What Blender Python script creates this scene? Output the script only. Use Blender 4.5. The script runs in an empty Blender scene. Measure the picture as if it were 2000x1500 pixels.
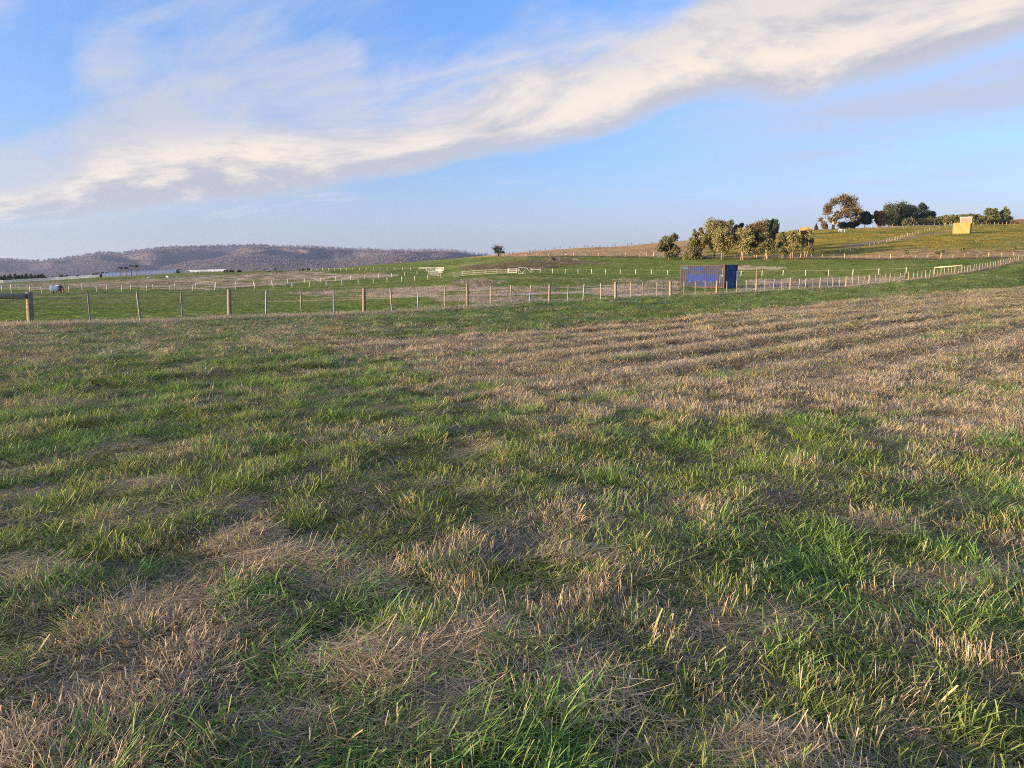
import bpy, math, random
import numpy as np
from mathutils import Vector, Matrix

random.seed(11)
rng = np.random.default_rng(11)
S = bpy.context.scene
C = S.collection
PI = math.pi

# ------------------------------------------------------------------ camera
PITCH = math.radians(8.62)
FPX, PW, PH = 1386.0, 2000.0, 1500.0          # focal length in photograph pixels
EYE = 1.6
cd = bpy.data.cameras.new('camera'); cam = bpy.data.objects.new('camera', cd); C.objects.link(cam)
cd.sensor_fit = 'HORIZONTAL'; cd.sensor_width = 36.0; cd.lens = FPX / PW * 36.0
cd.clip_start = 0.05; cd.clip_end = 30000
cam.location = (0, 0, EYE); cam.rotation_euler = (PI / 2 - PITCH, 0, 0)
S.camera = cam

# ------------------------------------------------------------------ light
SUN_EL, SUN_AZ = math.radians(5.2), math.radians(-113.0)     # azimuth clockwise from +Y (the view direction)
SX, SY = -math.sin(SUN_AZ), -math.cos(SUN_AZ)                # where the light travels, on the ground
EXPOSURE = 2.05
S.view_settings.view_transform = 'Standard'; S.view_settings.look = 'None'
S.view_settings.gamma = 1.0; S.view_settings.use_curve_mapping = False
S.view_settings.exposure = EXPOSURE
S.cycles.use_denoising = False
S.cycles.adaptive_threshold = 0.005
S.cycles.pixel_filter_type = 'BLACKMAN_HARRIS'; S.cycles.filter_width = 1.0
S.cycles.max_bounces = 6; S.cycles.diffuse_bounces = 3; S.cycles.transparent_max_bounces = 12
S.cycles.volume_bounces = 0

sl = bpy.data.lights.new('sun', 'SUN'); sun = bpy.data.objects.new('sun', sl); C.objects.link(sun)
sl.energy = 4.2; sl.angle = math.radians(2.2); sl.color = (1.0, 0.78, 0.53)
sdir = Vector((math.sin(SUN_AZ) * math.cos(SUN_EL), math.cos(SUN_AZ) * math.cos(SUN_EL), math.sin(SUN_EL)))
sun.rotation_euler = sdir.to_track_quat('Z', 'Y').to_euler()

# node helper -------------------------------------------------------
class NT:
    def __init__(s, tree):
        s.t = tree; s.n = tree.nodes; s.l = tree.links
    def link(s, a, b):
        if isinstance(a, bpy.types.NodeSocket): s.l.new(a, b)
        else: b.default_value = a
    def m(s, op, a, b=None, c=None, clamp=False):
        nd = s.n.new('ShaderNodeMath'); nd.operation = op; nd.use_clamp = clamp
        for i, v in enumerate((a, b, c)):
            if v is not None: s.link(v, nd.inputs[i])
        return nd.outputs[0]
    def add(s, a, b): return s.m('ADD', a, b)
    def sub(s, a, b): return s.m('SUBTRACT', a, b)
    def mul(s, a, b): return s.m('MULTIPLY', a, b)
    def div(s, a, b): return s.m('DIVIDE', a, b)
    def mx(s, a, b): return s.m('MAXIMUM', a, b)
    def mn(s, a, b): return s.m('MINIMUM', a, b)
    def sm(s, x, lo, hi):                                    # smoothstep
        nd = s.n.new('ShaderNodeMapRange'); nd.interpolation_type = 'SMOOTHSTEP'
        s.link(x, nd.inputs[0]); s.link(lo, nd.inputs[1]); s.link(hi, nd.inputs[2])
        return nd.outputs[0]
    def lin(s, x, lo, hi, a=0.0, b=1.0):
        nd = s.n.new('ShaderNodeMapRange'); nd.clamp = True
        for i, v in enumerate((x, lo, hi, a, b)): s.link(v, nd.inputs[i])
        return nd.outputs[0]
    def xyz(s, x, y, z):
        nd = s.n.new('ShaderNodeCombineXYZ')
        for i, v in enumerate((x, y, z)): s.link(v, nd.inputs[i])
        return nd.outputs[0]
    def sep(s, v):
        nd = s.n.new('ShaderNodeSeparateXYZ'); s.link(v, nd.inputs[0]); return nd.outputs
    def vm(s, op, a, b=None):
        nd = s.n.new('ShaderNodeVectorMath'); nd.operation = op
        s.link(a, nd.inputs[0])
        if b is not None: s.link(b, nd.inputs[1])
        return nd.outputs[0]
    def noise(s, v, scale, detail=3.0, rough=0.5, dist=0.0, dim='3D', color=False, lac=2.0):
        nd = s.n.new('ShaderNodeTexNoise'); nd.noise_dimensions = dim
        if v is not None: s.link(v, nd.inputs['Vector'])
        s.link(scale, nd.inputs['Scale']); s.link(detail, nd.inputs['Detail'])
        s.link(rough, nd.inputs['Roughness']); s.link(dist, nd.inputs['Distortion']); s.link(lac, nd.inputs['Lacunarity'])
        return nd.outputs['Color' if color else 'Fac']
    def mix(s, f, a, b, mode='MIX'):
        nd = s.n.new('ShaderNodeMix'); nd.data_type = 'RGBA'; nd.blend_type = mode; nd.clamp_factor = True
        s.link(f, nd.inputs[0])
        s.link(a if not isinstance(a, tuple) else (*a[:3], 1), nd.inputs[6])
        s.link(b if not isinstance(b, tuple) else (*b[:3], 1), nd.inputs[7])
        return nd.outputs[2]
    def ramp(s, f, stops, interp='LINEAR'):
        nd = s.n.new('ShaderNodeValToRGB'); cr = nd.color_ramp; cr.interpolation = interp
        while len(cr.elements) < len(stops): cr.elements.new(0.5)
        for e, (p, c) in zip(cr.elements, stops):
            e.position = p; e.color = (*c[:3], 1) if not isinstance(c, (int, float)) else (c, c, c, 1)
        s.link(f, nd.inputs[0]); return nd.outputs[0]
    def curve(s, x, pts):                                    # value curve, x and y inside 0..1
        nd = s.n.new('ShaderNodeFloatCurve'); cv = nd.mapping.curves[0]
        while len(cv.points) < len(pts): cv.points.new(0.5, 0.5)
        for p, (a, b) in zip(cv.points, pts): p.location = (a, b); p.handle_type = 'AUTO'
        nd.mapping.update(); s.link(x, nd.inputs['Value']); return nd.outputs[0]
    def attr(s, name, typ='GEOMETRY', out='Fac'):
        nd = s.n.new('ShaderNodeAttribute'); nd.attribute_name = name; nd.attribute_type = typ
        return nd.outputs[out]
    def new(s, kind): return s.n.new(kind)

def ray(px, py):
    """direction through a pixel of the 2000 x 1500 photograph"""
    xc, yc = (px - PW / 2) / FPX, (PH / 2 - py) / FPX
    return np.array([xc, math.cos(PITCH) + yc * math.sin(PITCH), -math.sin(PITCH) + yc * math.cos(PITCH)])
def uel(px, py):                       # tangent of the azimuth, height per metre of depth
    d = ray(px, py); return d[0] / d[1], d[2] / d[1]
def azel(px, py):                      # azimuth, tangent of the elevation
    d = ray(px, py); return math.atan2(d[0], d[1]), d[2] / math.hypot(d[0], d[1])

# ------------------------------------------------------------------ sky: Nishita air with a long roll of cloud
W = bpy.data.worlds.new('World'); S.world = W; W.use_nodes = True
wt = NT(W.node_tree); wt.n.clear()
sky = wt.new('ShaderNodeTexSky'); sky.sky_type = 'NISHITA'; sky.sun_disc = False
sky.sun_elevation = SUN_EL; sky.sun_rotation = SUN_AZ
sky.air_density = 1.0; sky.dust_density = 2.2; sky.ozone_density = 2.0; sky.altitude = 100
bg = wt.new('ShaderNodeBackground'); wo = wt.new('ShaderNodeOutputWorld'); wt.l.new(bg.outputs[0], wo.inputs[0])
bg.inputs[1].default_value = 0.088
tc = wt.new('ShaderNodeTexCoord').outputs['Generated']
dx, dy, dz = wt.sep(wt.vm('NORMALIZE', tc))
hz = wt.m('SQRT', wt.add(wt.mul(dx, dx), wt.mul(dy, dy)))
te = wt.div(dz, wt.mx(hz, 0.001))                      # tangent of the elevation
az = wt.m('ARCTAN2', dx, dy)                           # azimuth, 0 along the view
wt.l.new(wt.xyz(dx, dy, wt.mx(dz, 0.045)), sky.inputs['Vector'])
gain = wt.ramp(wt.lin(dz, 0.0, 1.0), [(0.0, (1.22, .92, 1.55)), (0.07, (1.08, 1.06, 1.85)), (0.16, (.95, 1.06, 1.62)),
                                      (0.33, (.85, 1.10, 1.7)), (0.6, (1.2, 1.35, 1.75)), (1.0, (1.8, 1.95, 2.3))])
air = wt.mix(1.0, sky.outputs[0], gain, 'MULTIPLY')
AZR = 0.80                                             # the cloud's edges are drawn over +-0.8 rad and go on level beyond
an = wt.lin(az, -AZR, AZR)
def edge(pts, top=0.7, lo=-0.1):
    q = sorted((azel(px, py)) for px, py in pts)
    pts01 = [((a + AZR) / (2 * AZR), (e - lo) / (top - lo)) for a, e in q]
    c = wt.curve(an, pts01)
    return wt.lin(c, 0.0, 1.0, lo, top)
w1 = wt.noise(wt.xyz(az, wt.mul(te, 2.2), 3.7), 5.0, 3, .55)
te_w = wt.add(te, wt.mul(wt.sub(w1, .5), .035))
low = edge([(-120, 462), (0, 450), (150, 450), (300, 430), (420, 408), (600, 390), (700, 366), (850, 332), (1000, 300), (1120, 287), (1250, 250),
            (1330, 214), (1450, 204), (1530, 212), (1650, 190), (1760, 165), (1870, 130), (2000, 85), (2150, 20)])
top = edge([(-120, 330), (0, 300), (120, 215), (200, 88), (400, 78), (600, 84), (690, 110), (740, 160), (800, 160), (900, 125), (1000, 50), (1050, 30), (1150, 50), (1230, 30),
            (1300, 20), (1400, -40), (1600, -100), (2000, -220), (2150, -250)])
s = wt.div(wt.sub(te_w, low), wt.mx(wt.sub(top, low), .02))
# noise in the plane of the cloud deck, combed along the roll
iz = wt.div(1.0, wt.add(wt.mx(dz, 0.0), .16))
qx, qy = wt.mul(dx, iz), wt.mul(dy, iz)
ca, sa = math.cos(-.62), math.sin(-.62)
along = wt.add(wt.mul(qx, ca), wt.mul(qy, sa)); across = wt.sub(wt.mul(qy, ca), wt.mul(qx, sa))
def deck(sx, sy, z, scale, detail, rough, dist=0.0):
    return wt.noise(wt.xyz(wt.mul(along, sx), wt.mul(across, sy), z), scale, detail, rough, dist)
nb = deck(1.0, 1.25, 0.0, .95, 8, .63, .5)             # billows
nb2 = wt.noise(wt.xyz(wt.add(wt.mul(along, 1.0), .10), wt.add(wt.mul(across, 1.25), .13), 0.0), .95, 8, .63, .5)
nf = deck(.6, 1.55, 5.0, 2.6, 6, .62, .7)             # combed filaments
nw = deck(.35, 1.0, 9.0, .62, 6, .6, .9)               # thin high cloud
body = wt.curve(wt.lin(s, -.1, 1.4), [(0, 0), (.04, .0), (.085, .30), (.14, .66), (.2, .80), (.36, .76), (.5, .62), (.65, .50), (.8, .32), (.92, .10), (1, 0)])
body = wt.add(body, wt.mul(wt.mul(wt.sm(az, .08, .34), .42), wt.mul(wt.sm(s, .12, .3), wt.sub(1.0, wt.sm(s, .75, 1.15)))))
body = wt.add(body, wt.mul(wt.mul(wt.sub(1.0, wt.sm(az, -.45, -.2)), .30), wt.mul(wt.sm(s, .03, .12), wt.sub(1.0, wt.sm(s, .3, .55)))))
dens = wt.add(body, wt.add(wt.mul(wt.sub(nb, .5), wt.lin(s, 0.05, .5, .25, .95)), wt.mul(wt.sub(nf, .5), wt.lin(s, .12, .7, .2, .85))))
a_main = wt.mul(wt.sm(dens, .12, .80), wt.sm(s, -.05, .05))
thick = wt.sm(dens, .35, 1.05)
relief = wt.mul(wt.sub(nb, nb2), 3.4)
lit = wt.add(wt.add(wt.lin(s, .03, .34, -.30, .66), wt.mul(wt.sub(nb, .48), 1.7)), relief)
lit = wt.add(lit, wt.mul(wt.sub(nf, .5), .4))
lit = wt.mul(wt.mul(wt.sm(lit, -.05, .95), wt.lin(az, .2, .62, 1.0, .88)), wt.lin(s, .36, .72, 1.0, .62))
left_up = wt.mul(wt.sub(1.0, wt.sm(az, -.30, -.10)), wt.sm(s, .28, .55))
lit = wt.mul(lit, wt.sub(1.0, wt.mul(left_up, .5)))
G = 1 / 2.83 / .12
def cc(r, g, b): return (r * G, g * G, b * G)
main_c = wt.mix(lit, cc(.52, .53, .60), cc(.96, .84, .73))
main_c = wt.mix(wt.mul(wt.sub(1.0, thick), .6), main_c, cc(.60, .64, .78))
# veil under the right half, wisps elsewhere
vs = wt.sub(low, te)
veil = wt.mul(wt.mul(wt.sm(vs, -.03, .02), wt.sub(1.0, wt.sm(vs, .05, .20))), wt.sm(az, .12, .45))
a_veil = wt.mul(veil, wt.sm(wt.add(nw, wt.mul(wt.sub(nf, .5), .35)), .30, .66))
hi = wt.sm(wt.add(nw, wt.mul(wt.sub(nf, .5), .4)), .50, .80)
hi = wt.m('ADD', hi, wt.mul(wt.sm(te, .5, 1.2), .35), clamp=True)  # extra cloud overhead, added out of view to brighten the ground
a_hi = wt.mul(wt.mul(hi, wt.sm(te, .03, .10)), wt.mul(wt.lin(az, -.6, .05, .75, .42), wt.lin(te, .10, .30, .55, 1.0)))
col = wt.mix(a_hi, air, cc(.68, .67, .74))
col = wt.mix(wt.mul(a_veil, .95), col, cc(.54, .58, .72))
# a few short bright wisps low down
lowband = wt.mul(wt.sm(te, .035, .07), wt.sub(1.0, wt.sm(te, .11, .16)))
nl = wt.noise(wt.xyz(wt.mul(az, 1.0), wt.mul(te, 7.0), 2.0), 3.4, 5, .6, .8)
col = wt.mix(wt.mul(wt.mul(wt.sm(nl, .56, .76), lowband), wt.lin(az, -.6, .4, .75, .30)), col, cc(.86, .80, .76))
a_main = wt.mul(a_main, wt.sub(1.0, wt.mul(left_up, .25)))
col = wt.mix(a_main, col, main_c)
# air thickens towards the horizon
hz_f = wt.mul(wt.mul(wt.sub(1.0, wt.sm(te, -.01, .155)), .84), wt.sub(1.0, wt.mul(wt.mul(a_main, wt.sm(te, .04, .09)), .7)))
hz_c = wt.mix(wt.sm(az, -.55, .6), cc(.58, .74, .94), cc(.62, .74, .90))
low_glow = wt.sub(1.0, wt.sm(te, .0, .07))
hz_c = wt.mix(wt.mul(low_glow, .75), hz_c, cc(.74, .73, .68))
front = wt.sm(dy, -.6, .3)
col = wt.mix(wt.mul(hz_f, front), col, hz_c)
wt.l.new(col, bg.inputs[0])


# ------------------------------------------------------------------ ground shape
def vnoise(x, y, seed=0):
    xi, yi = np.floor(x).astype(np.int64), np.floor(y).astype(np.int64)
    fx, fy = x - xi, y - yi
    fx = fx * fx * (3 - 2 * fx); fy = fy * fy * (3 - 2 * fy)
    def h(a, b):
        n = (a * 374761393 + b * 668265263 + seed * 974711) & 0xFFFFFFFF
        n = ((n ^ (n >> 13)) * 1274126177) & 0xFFFFFFFF
        return ((n ^ (n >> 16)) & 0xFFFF) / 65535.0
    return (h(xi, yi) * (1 - fx) + h(xi + 1, yi) * fx) * (1 - fy) + (h(xi, yi + 1) * (1 - fx) + h(xi + 1, yi + 1) * fx) * fy
def fbm(x, y, scale, octv=4, seed=0, rough=.5):
    x = np.asarray(x, float) / scale; y = np.asarray(y, float) / scale
    t = np.zeros_like(x); a = 1.0; n = 0.0
    for k in range(octv):
        t += a * vnoise(x + 31.7 * k, y - 17.3 * k, seed + k); n += a; a *= rough; x = x * 2.03; y = y * 2.03
    return t / n
def sstep(x, a, b):
    t = np.clip((x - a) / (b - a), 0, 1); return t * t * (3 - 2 * t)

FA, FB = 44.04, 0.97                         # the wire fence: Y = FA + FB X
def fence_Y(u): return FA / np.maximum(1 - FB * u, .12)
def lane_Y(px):                              # the cream posts of the lane: near row
    return np.interp(px, [-600, 79, 860, 1090, 1876, 1960, 2600], [118, 122, 172, 170, 122, 142, 175])
UT = np.linspace(-1.2, 1.2, 481)
def ctrl(pts):                               # (px, py, Y) -> depth and height over UT
    a = np.array([(*uel(px, py), Y) for px, py, Y in pts]); a = a[np.argsort(a[:, 0])]
    Y = np.interp(UT, a[:, 0], a[:, 2]); z = np.interp(UT, a[:, 0], EYE + a[:, 1] * a[:, 2])
    return Y, z
f1 = [(0, 637), (62, 635), (445, 622), (720, 612), (917, 600), (1072, 594), (1200, 586), (1305, 580), (1398, 577), (1475, 573), (1540, 569), (1597, 566),
      (1648, 563), (1691, 558.5), (1730, 554.5), (1768, 550.5), (1798, 547), (1828, 543), (1854, 539), (1877, 535.5), (1923, 527), (1941, 525), (1967, 518), (1999, 509)]
Y1, Z1 = ctrl([(px, py, min(float(fence_Y(uel(px, py)[0])), 152)) for px, py in f1])
Y1 = np.minimum(fence_Y(UT), 152.0)
hb_ = [(1000, 648), (1250, 628), (1500, 602), (1750, 580), (1900, 568), (1999, 561)]       # edge of the cut brown ground, parallel to the fence
Y0_, Z0_ = ctrl([(px, py, 21.74 / (1 - FB * uel(px, py)[0])) for px, py in hb_]); Z0_ = np.where(UT < 0, 0, Z0_ * np.clip(UT * 4, 0, 1)); Y0_ = np.minimum(21.74 / np.maximum(1 - FB * UT, .2), 85.0)
l2 = [(0, 576), (79, 575), (187, 573.3), (286, 572), (375, 571), (459, 568.5), (533, 566), (604, 563), (668, 560), (729, 557), (785, 553), (836, 548.5), (883, 542),
      (926, 539), (971, 536.5), (1037, 535.7), (1079, 536.5), (1129, 538), (1183, 538.8), (1241, 539.5), (1304, 540.5), (1447, 543), (1488, 542.3), (1573, 542),
      (1665, 541), (1715, 540), (1769, 538), (1824, 538), (1876, 534.5), (1950, 517), (2000, 506)]
Y2, Z2 = ctrl([(px, py, lane_Y(px)) for px, py in l2])
Y3, Z3 = ctrl([(0, 561, 185), (200, 552.5, 215), (340, 545, 240), (600, 531.5, 285), (720, 531, 255), (867, 531, 238), (930, 517, 250), (1037, 500.5, 262), (1200, 500.5, 235), (1370, 503, 202),
               (1550, 504.5, 190), (1784, 505.5, 172), (1900, 504.5, 168), (2000, 502, 168)])
Y4, Z4 = ctrl([(-300, 556, 400), (0, 553, 400), (100, 547.5, 410), (200, 541, 420), (340, 533.5, 430), (430, 530.5, 430), (500, 529, 430), (600, 527.5, 430), (660, 523, 420), (735, 516, 410),
               (830, 509, 400), (900, 503, 390), (960, 497.5, 385), (1057, 488.5, 370), (1130, 483, 360), (1200, 481, 350), (1280, 474, 345), (1400, 463, 335), (1530, 451.5, 322),
               (1600, 447.5, 325), (1700, 444, 330), (1790, 441, 336), (1865, 438.5, 345), (1930, 437.5, 350), (2000, 436, 356), (2400, 431, 360)])
Y5, Z5 = Y4 + 60, Z4 - 2.0
Y6, Z6 = Y4 + 300, np.minimum(Z4 - 14, -8)
Y7, Z7 = np.full_like(Y4, 1400.), np.full_like(Y4, -45.)
LY = np.linspace(math.log(4), math.log(9000), 420); YG = np.exp(LY)
HT = np.zeros((len(UT), len(YG)))
for i in range(len(UT)):
    HT[i] = np.interp(YG, [0, min(16, Y0_[i] * .7), Y0_[i], Y1[i], Y2[i], Y3[i], Y4[i], Y5[i], Y6[i], Y7[i], 9000], [0, 0, Z0_[i], Z1[i], Z2[i], Z3[i], Z4[i], Z5[i], Z6[i], Z7[i], -45])
for ax, k in ((1, 1), (0, 1), (1, 1), (0, 1), (0, 1)):      # ease the creases a little
    p = np.concatenate([HT.take([0], ax), HT, HT.take([-1], ax)], ax)
    n = HT.shape[ax]
    HT = .25 * p.take(range(0, n), ax) + .5 * p.take(range(1, n + 1), ax) + .25 * p.take(range(2, n + 2), ax)
AZM = math.radians(50)
RT, RS = (-SY, SX), (SX, SY)                 # across and along the sun's path on the ground
def hfun(x, y, relief=True):
    x = np.asarray(x, float); y = np.asarray(y, float)
    r = np.hypot(x, y); a = np.arctan2(x, y); ac = np.clip(a, -AZM, AZM)
    u = np.tan(ac); Y = np.maximum(r * np.cos(ac), 4.001)
    fi = np.clip((u - UT[0]) / (UT[1] - UT[0]), 0, len(UT) - 1.001); i = fi.astype(int); fi = fi - i
    fj = np.clip((np.log(Y) - LY[0]) / (LY[1] - LY[0]), 0, len(LY) - 1.001); j = fj.astype(int); fj = fj - j
    h = (HT[i, j] * (1 - fi) + HT[i + 1, j] * fi) * (1 - fj) + (HT[i, j + 1] * (1 - fi) + HT[i + 1, j + 1] * fi) * fj
    h = h * (1 - sstep(np.abs(a), AZM, math.radians(125)))
    if relief:
        near = 1 - sstep(r, 60, 160)
        # the mown half is ribbed along the fence, the rest is hummocky
        v = (y - 21.74 - .97 * x) / 1.393; w_ = (x + .97 * y) / 1.393
        mown = sstep(-v, -1.5, 1.5)
        h = h + near * (.05 * (fbm(x, y, 1.5, 3, 5) - .5) + .04 * (fbm(x, y, .42, 2, 9) - .5))
        h = h + near * mown * (.055 * (fbm(w_ / 5.0, v, .95, 2, 21) - .5) + sstep(x, -1, 4) * sstep(y, 8, 14) * .030 * np.sin(2 * PI * (v / 1.5 + .35 * fbm(w_ / 6, v, 3.0, 2, 22))))
        h = h + .22 * (fbm(x, y, 11, 3, 14) - .5) * sstep(r, 6, 30)
    return h
def gz(x, y): return float(hfun(np.array([x]), np.array([y]))[0])
def on_row(px, Yfun):                         # ground point on a line of known depth, through a column of the photograph
    u = (px - PW / 2) / FPX / (math.cos(PITCH) + ((PH / 2 - 545) / FPX) * math.sin(PITCH)); Y = Yfun(u) if callable(Yfun) else Yfun
    return u * Y, Y
def flat(px, py):                             # ground point of the near flat field
    d = ray(px, py); k = -EYE / d[2]; return d[0] * k, d[1] * k

# ------------------------------------------------------------------ what grows where
def inpoly(px, py, poly):
    r = np.zeros(px.shape, bool); n = len(poly)
    for k in range(n):
        x1, y1 = poly[k]; x2, y2 = poly[(k + 1) % n]
        c = ((y1 > py) != (y2 > py)) & (px < (x2 - x1) * (py - y1) / ((y2 - y1) if y2 != y1 else 1e-9) + x1)
        r ^= c
    return r
HAY = []                                      # patches of cut straw left lying: x, y, half sizes, turn, grey
for px, py, a, b, tw, g in ((930, 1275, .36, .24, .3, 0), (1100, 1330, .34, .15, -.5, 0), (1230, 1410, .33, .08, -.65, 0), (870, 1400, .30, .16, 0, .3), (590, 1085, .42, .26, .2, 0), (680, 1130, .30, .18, .1, 0),
                            (500, 1060, .3, .2, 0, .2), (1545, 1205, .26, .20, .3, .9), (1420, 1225, .30, .13, -.2, .5), (1190, 1092, .34, .11, 0, .9), (440, 995, .5, .34, .2, 0), (270, 1020, .7, .3, .3, .5),
                            (300, 950, .7, .25, 0, .1), (40, 965, .7, .35, 0, .3), (720, 1290, .32, .22, 0, .8), (330, 1190, .30, .22, .4, .4), (60, 1120, .4, .2, .4, .2),
                            (580, 1400, .22, .14, 0, .7), (1480, 1460, .35, .1, 0, .4), (240, 870, .7, .25, 0, .2), (120, 790, 1.2, .35, 0, .1), (740, 800, .8, .25, 0, 0), (930, 885, .5, .2, 0, 0),
                            (1730, 1030, .8, .16, -.2, .2), (1240, 800, 1.6, .4, 0, 0), (1900, 1130, .4, .12, .2, .3), (1800, 830, 1.6, .35, -.1, 0), (900, 960, .3, .2, 0, .5)):
    x, y = flat(px, py); q_ = .46 if py < 1050 else .85; HAY.append((x, y, a * q_, b * q_, tw, g))
def hay_mask(x, y):
    m = np.zeros_like(x); g = np.zeros_like(x)
    for hx, hy, a, b, tw, gr in HAY:
        c, s_ = math.cos(tw), math.sin(tw); X, Y = x - hx, y - hy
        d = np.sqrt(((X * c + Y * s_) / (a * .92)) ** 2 + ((Y * c - X * s_) / (b * .92)) ** 2) + (fbm(x, y, .16, 2, 44) - .5) * .9
        k = 1 - sstep(d, .55, 1.15); g = np.where(k > m, gr, g); m = np.maximum(m, k)
    return m, g
def near_dry(x, y):
    """0 green ... 1 dry, for the field this side of the wire fence"""
    v = (y - 21.74 - .97 * x) / 1.393; w_ = (x + .97 * y) / 1.393
    # brown cut paddock between the green headland and the greener foreground
    ylow = np.interp(x, [-7, -3.4, 0, 2.5, 5.2, 8, 14], [26, 15.5, 9.2, 8.0, 7.0, 6.6, 5.5])
    brown = (1 - sstep(v + (fbm(x, y, 2.0, 3, 61) - .5) * 2.0, -.5, .5)) * sstep(y + ((fbm(x, y, 1.6, 3, 3) - .5) * 5.0 + (fbm(x, y, .45, 2, 4) - .5) * 4.0) * np.clip(y / 10, .6, 2), ylow - 1.6, ylow + 2.4)
    head = sstep(v, -.4, .6)                                             # headland strip along the fence
    n1 = fbm(x, y, 1.3, 4, 71); n2 = fbm(x, y, 3.6, 3, 72); n3 = fbm(w_ / 4.2, v, .8, 3, 73)
    base = .23 + .45 * (n1 - .5) + .4 * (n2 - .5) + .4 * (n3 - .5) + 1.05 * (fbm(x, y, .34, 3, 74) - .5)
    base = base + .55 * np.exp(-((x + 1.75) / .55) ** 2 - ((y - 2.6) / .9) ** 2)  # extra dry stubble in one corner, its gold standing in for low sun
    d = base * (1 - brown) + brown * (.82 + 1.0 * (n3 - .5) + .6 * (n1 - .5) + .4 * (fbm(x, y, .4, 2, 76) - .5))
    hd = .13 + .5 * (n2 - .5) + .4 * (n1 - .5) + .5 * (fbm(x, y, .5, 2, 75) - .5) + .26 * (1 - sstep(x, -9, -2))
    d = d * (1 - head) + hd * head
    return np.clip(d, 0, 1), brown, head
def fence_strip(x, y):
    e = (y - FA - FB * x) / 1.393
    wob = (fbm(x, y, 2.5, 3, 81) - .5)
    return np.exp(-((e + 2.3 + wob * 1.4) / .95) ** 2) * (1 - sstep(x, -9.0, -3.5)), np.exp(-((e + .1 + wob * .5) / .7) ** 2)

TAN = [[(560, 572), (640, 568), (760, 565), (850, 559), (920, 558), (1000, 562), (1100, 560), (1200, 556), (1322, 556), (1330, 574), (1200, 582), (1080, 587), (960, 592), (880, 594), (800, 588), (700, 583), (600, 577)],
       [(1445, 549), (1560, 546), (1660, 542), (1760, 542), (1772, 547), (1700, 555), (1600, 560), (1500, 566), (1445, 568)],
       [(1190, 545), (1325, 548), (1325, 553), (1190, 550)],
       [(-200, 556), (0, 557), (160, 552), (300, 544), (460, 537), (600, 530), (640, 531), (625, 535), (780, 536), (765, 541), (690, 547), (600, 553), (500, 559), (400, 565), (300, 566), (150, 563), (0, 566), (-200, 568)],
       [(1440, 520.5), (1525, 520), (1530, 526), (1440, 527)]]
ROUGH = [[(905, 521), (960, 514), (1010, 508), (1080, 503), (1110, 504), (1150, 508), (1185, 516), (1120, 519), (1060, 525), (980, 527), (900, 525)], [(885, 548), (960, 545), (990, 552), (940, 558), (880, 557)]]
SOIL = [[(1640, 478), (1700, 471), (1760, 463), (1800, 458), (1850, 450.5), (1868, 452), (1850, 454), (1800, 462), (1760, 469), (1700, 478), (1660, 483)]]
def project(x, y, z):
    dz = z - EYE; cy, sy = math.cos(PITCH), math.sin(PITCH)
    depth = y * cy - dz * sy; depth = np.where(depth < .1, .1, depth)
    return PW / 2 + FPX * x / depth, PH / 2 - FPX * (y * sy + dz * cy) / depth
def far_masks(x, y, z):
    """tan long grass, rough weeds, hill brown, track soil: beyond the wire fence; the plots were measured on the photograph"""
    px, py = project(x, y, z)
    r = np.hypot(x, y)
    ok = (y > 30) & (r < 700)
    wx = px + (fbm(x, y, 9, 3, 31) - .5) * 26; wy = py + (fbm(x, y, 7, 3, 32) - .5) * 5.0
    tan = np.zeros_like(x); rough = np.zeros_like(x); soil = np.zeros_like(x)
    for p in TAN: tan = np.maximum(tan, inpoly(wx, wy, p))
    for p in ROUGH: rough = np.maximum(rough, inpoly(wx, wy, p))
    for p in SOIL: soil = np.maximum(soil, inpoly(px + (wx - px) * .3, py + (wy - py) * .3, p))
    foot = np.interp(px, [840, 900, 960, 1037, 1200, 1370, 1550, 1784, 1900, 2000, 2300], [509, 504.5, 501, 500, 500.5, 503, 504.5, 505.5, 504.5, 502, 500])
    up = sstep(foot + .6 - py, 0, 1.2) * (px > 840)
    brown = up * (1 - sstep(px + (wy - py) * 30, 1290, 1420))
    gold = up * sstep(px + (wy - py) * 30, 1290, 1420)
    band = np.maximum(sstep(wy, 482, 492) * sstep(px, 1640, 1760), sstep(wy, 497.0, 500)) * gold          # rank dry grass at the foot of the slope
    tan = tan * (up < .5) * (1 - .85 * sstep(fbm(x, y, 5, 3, 34), .52, .60))
    return [np.where(ok, m_, 0) for m_ in (tan, rough, np.clip(brown + band * .8, 0, 1), gold, soil)]

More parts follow.
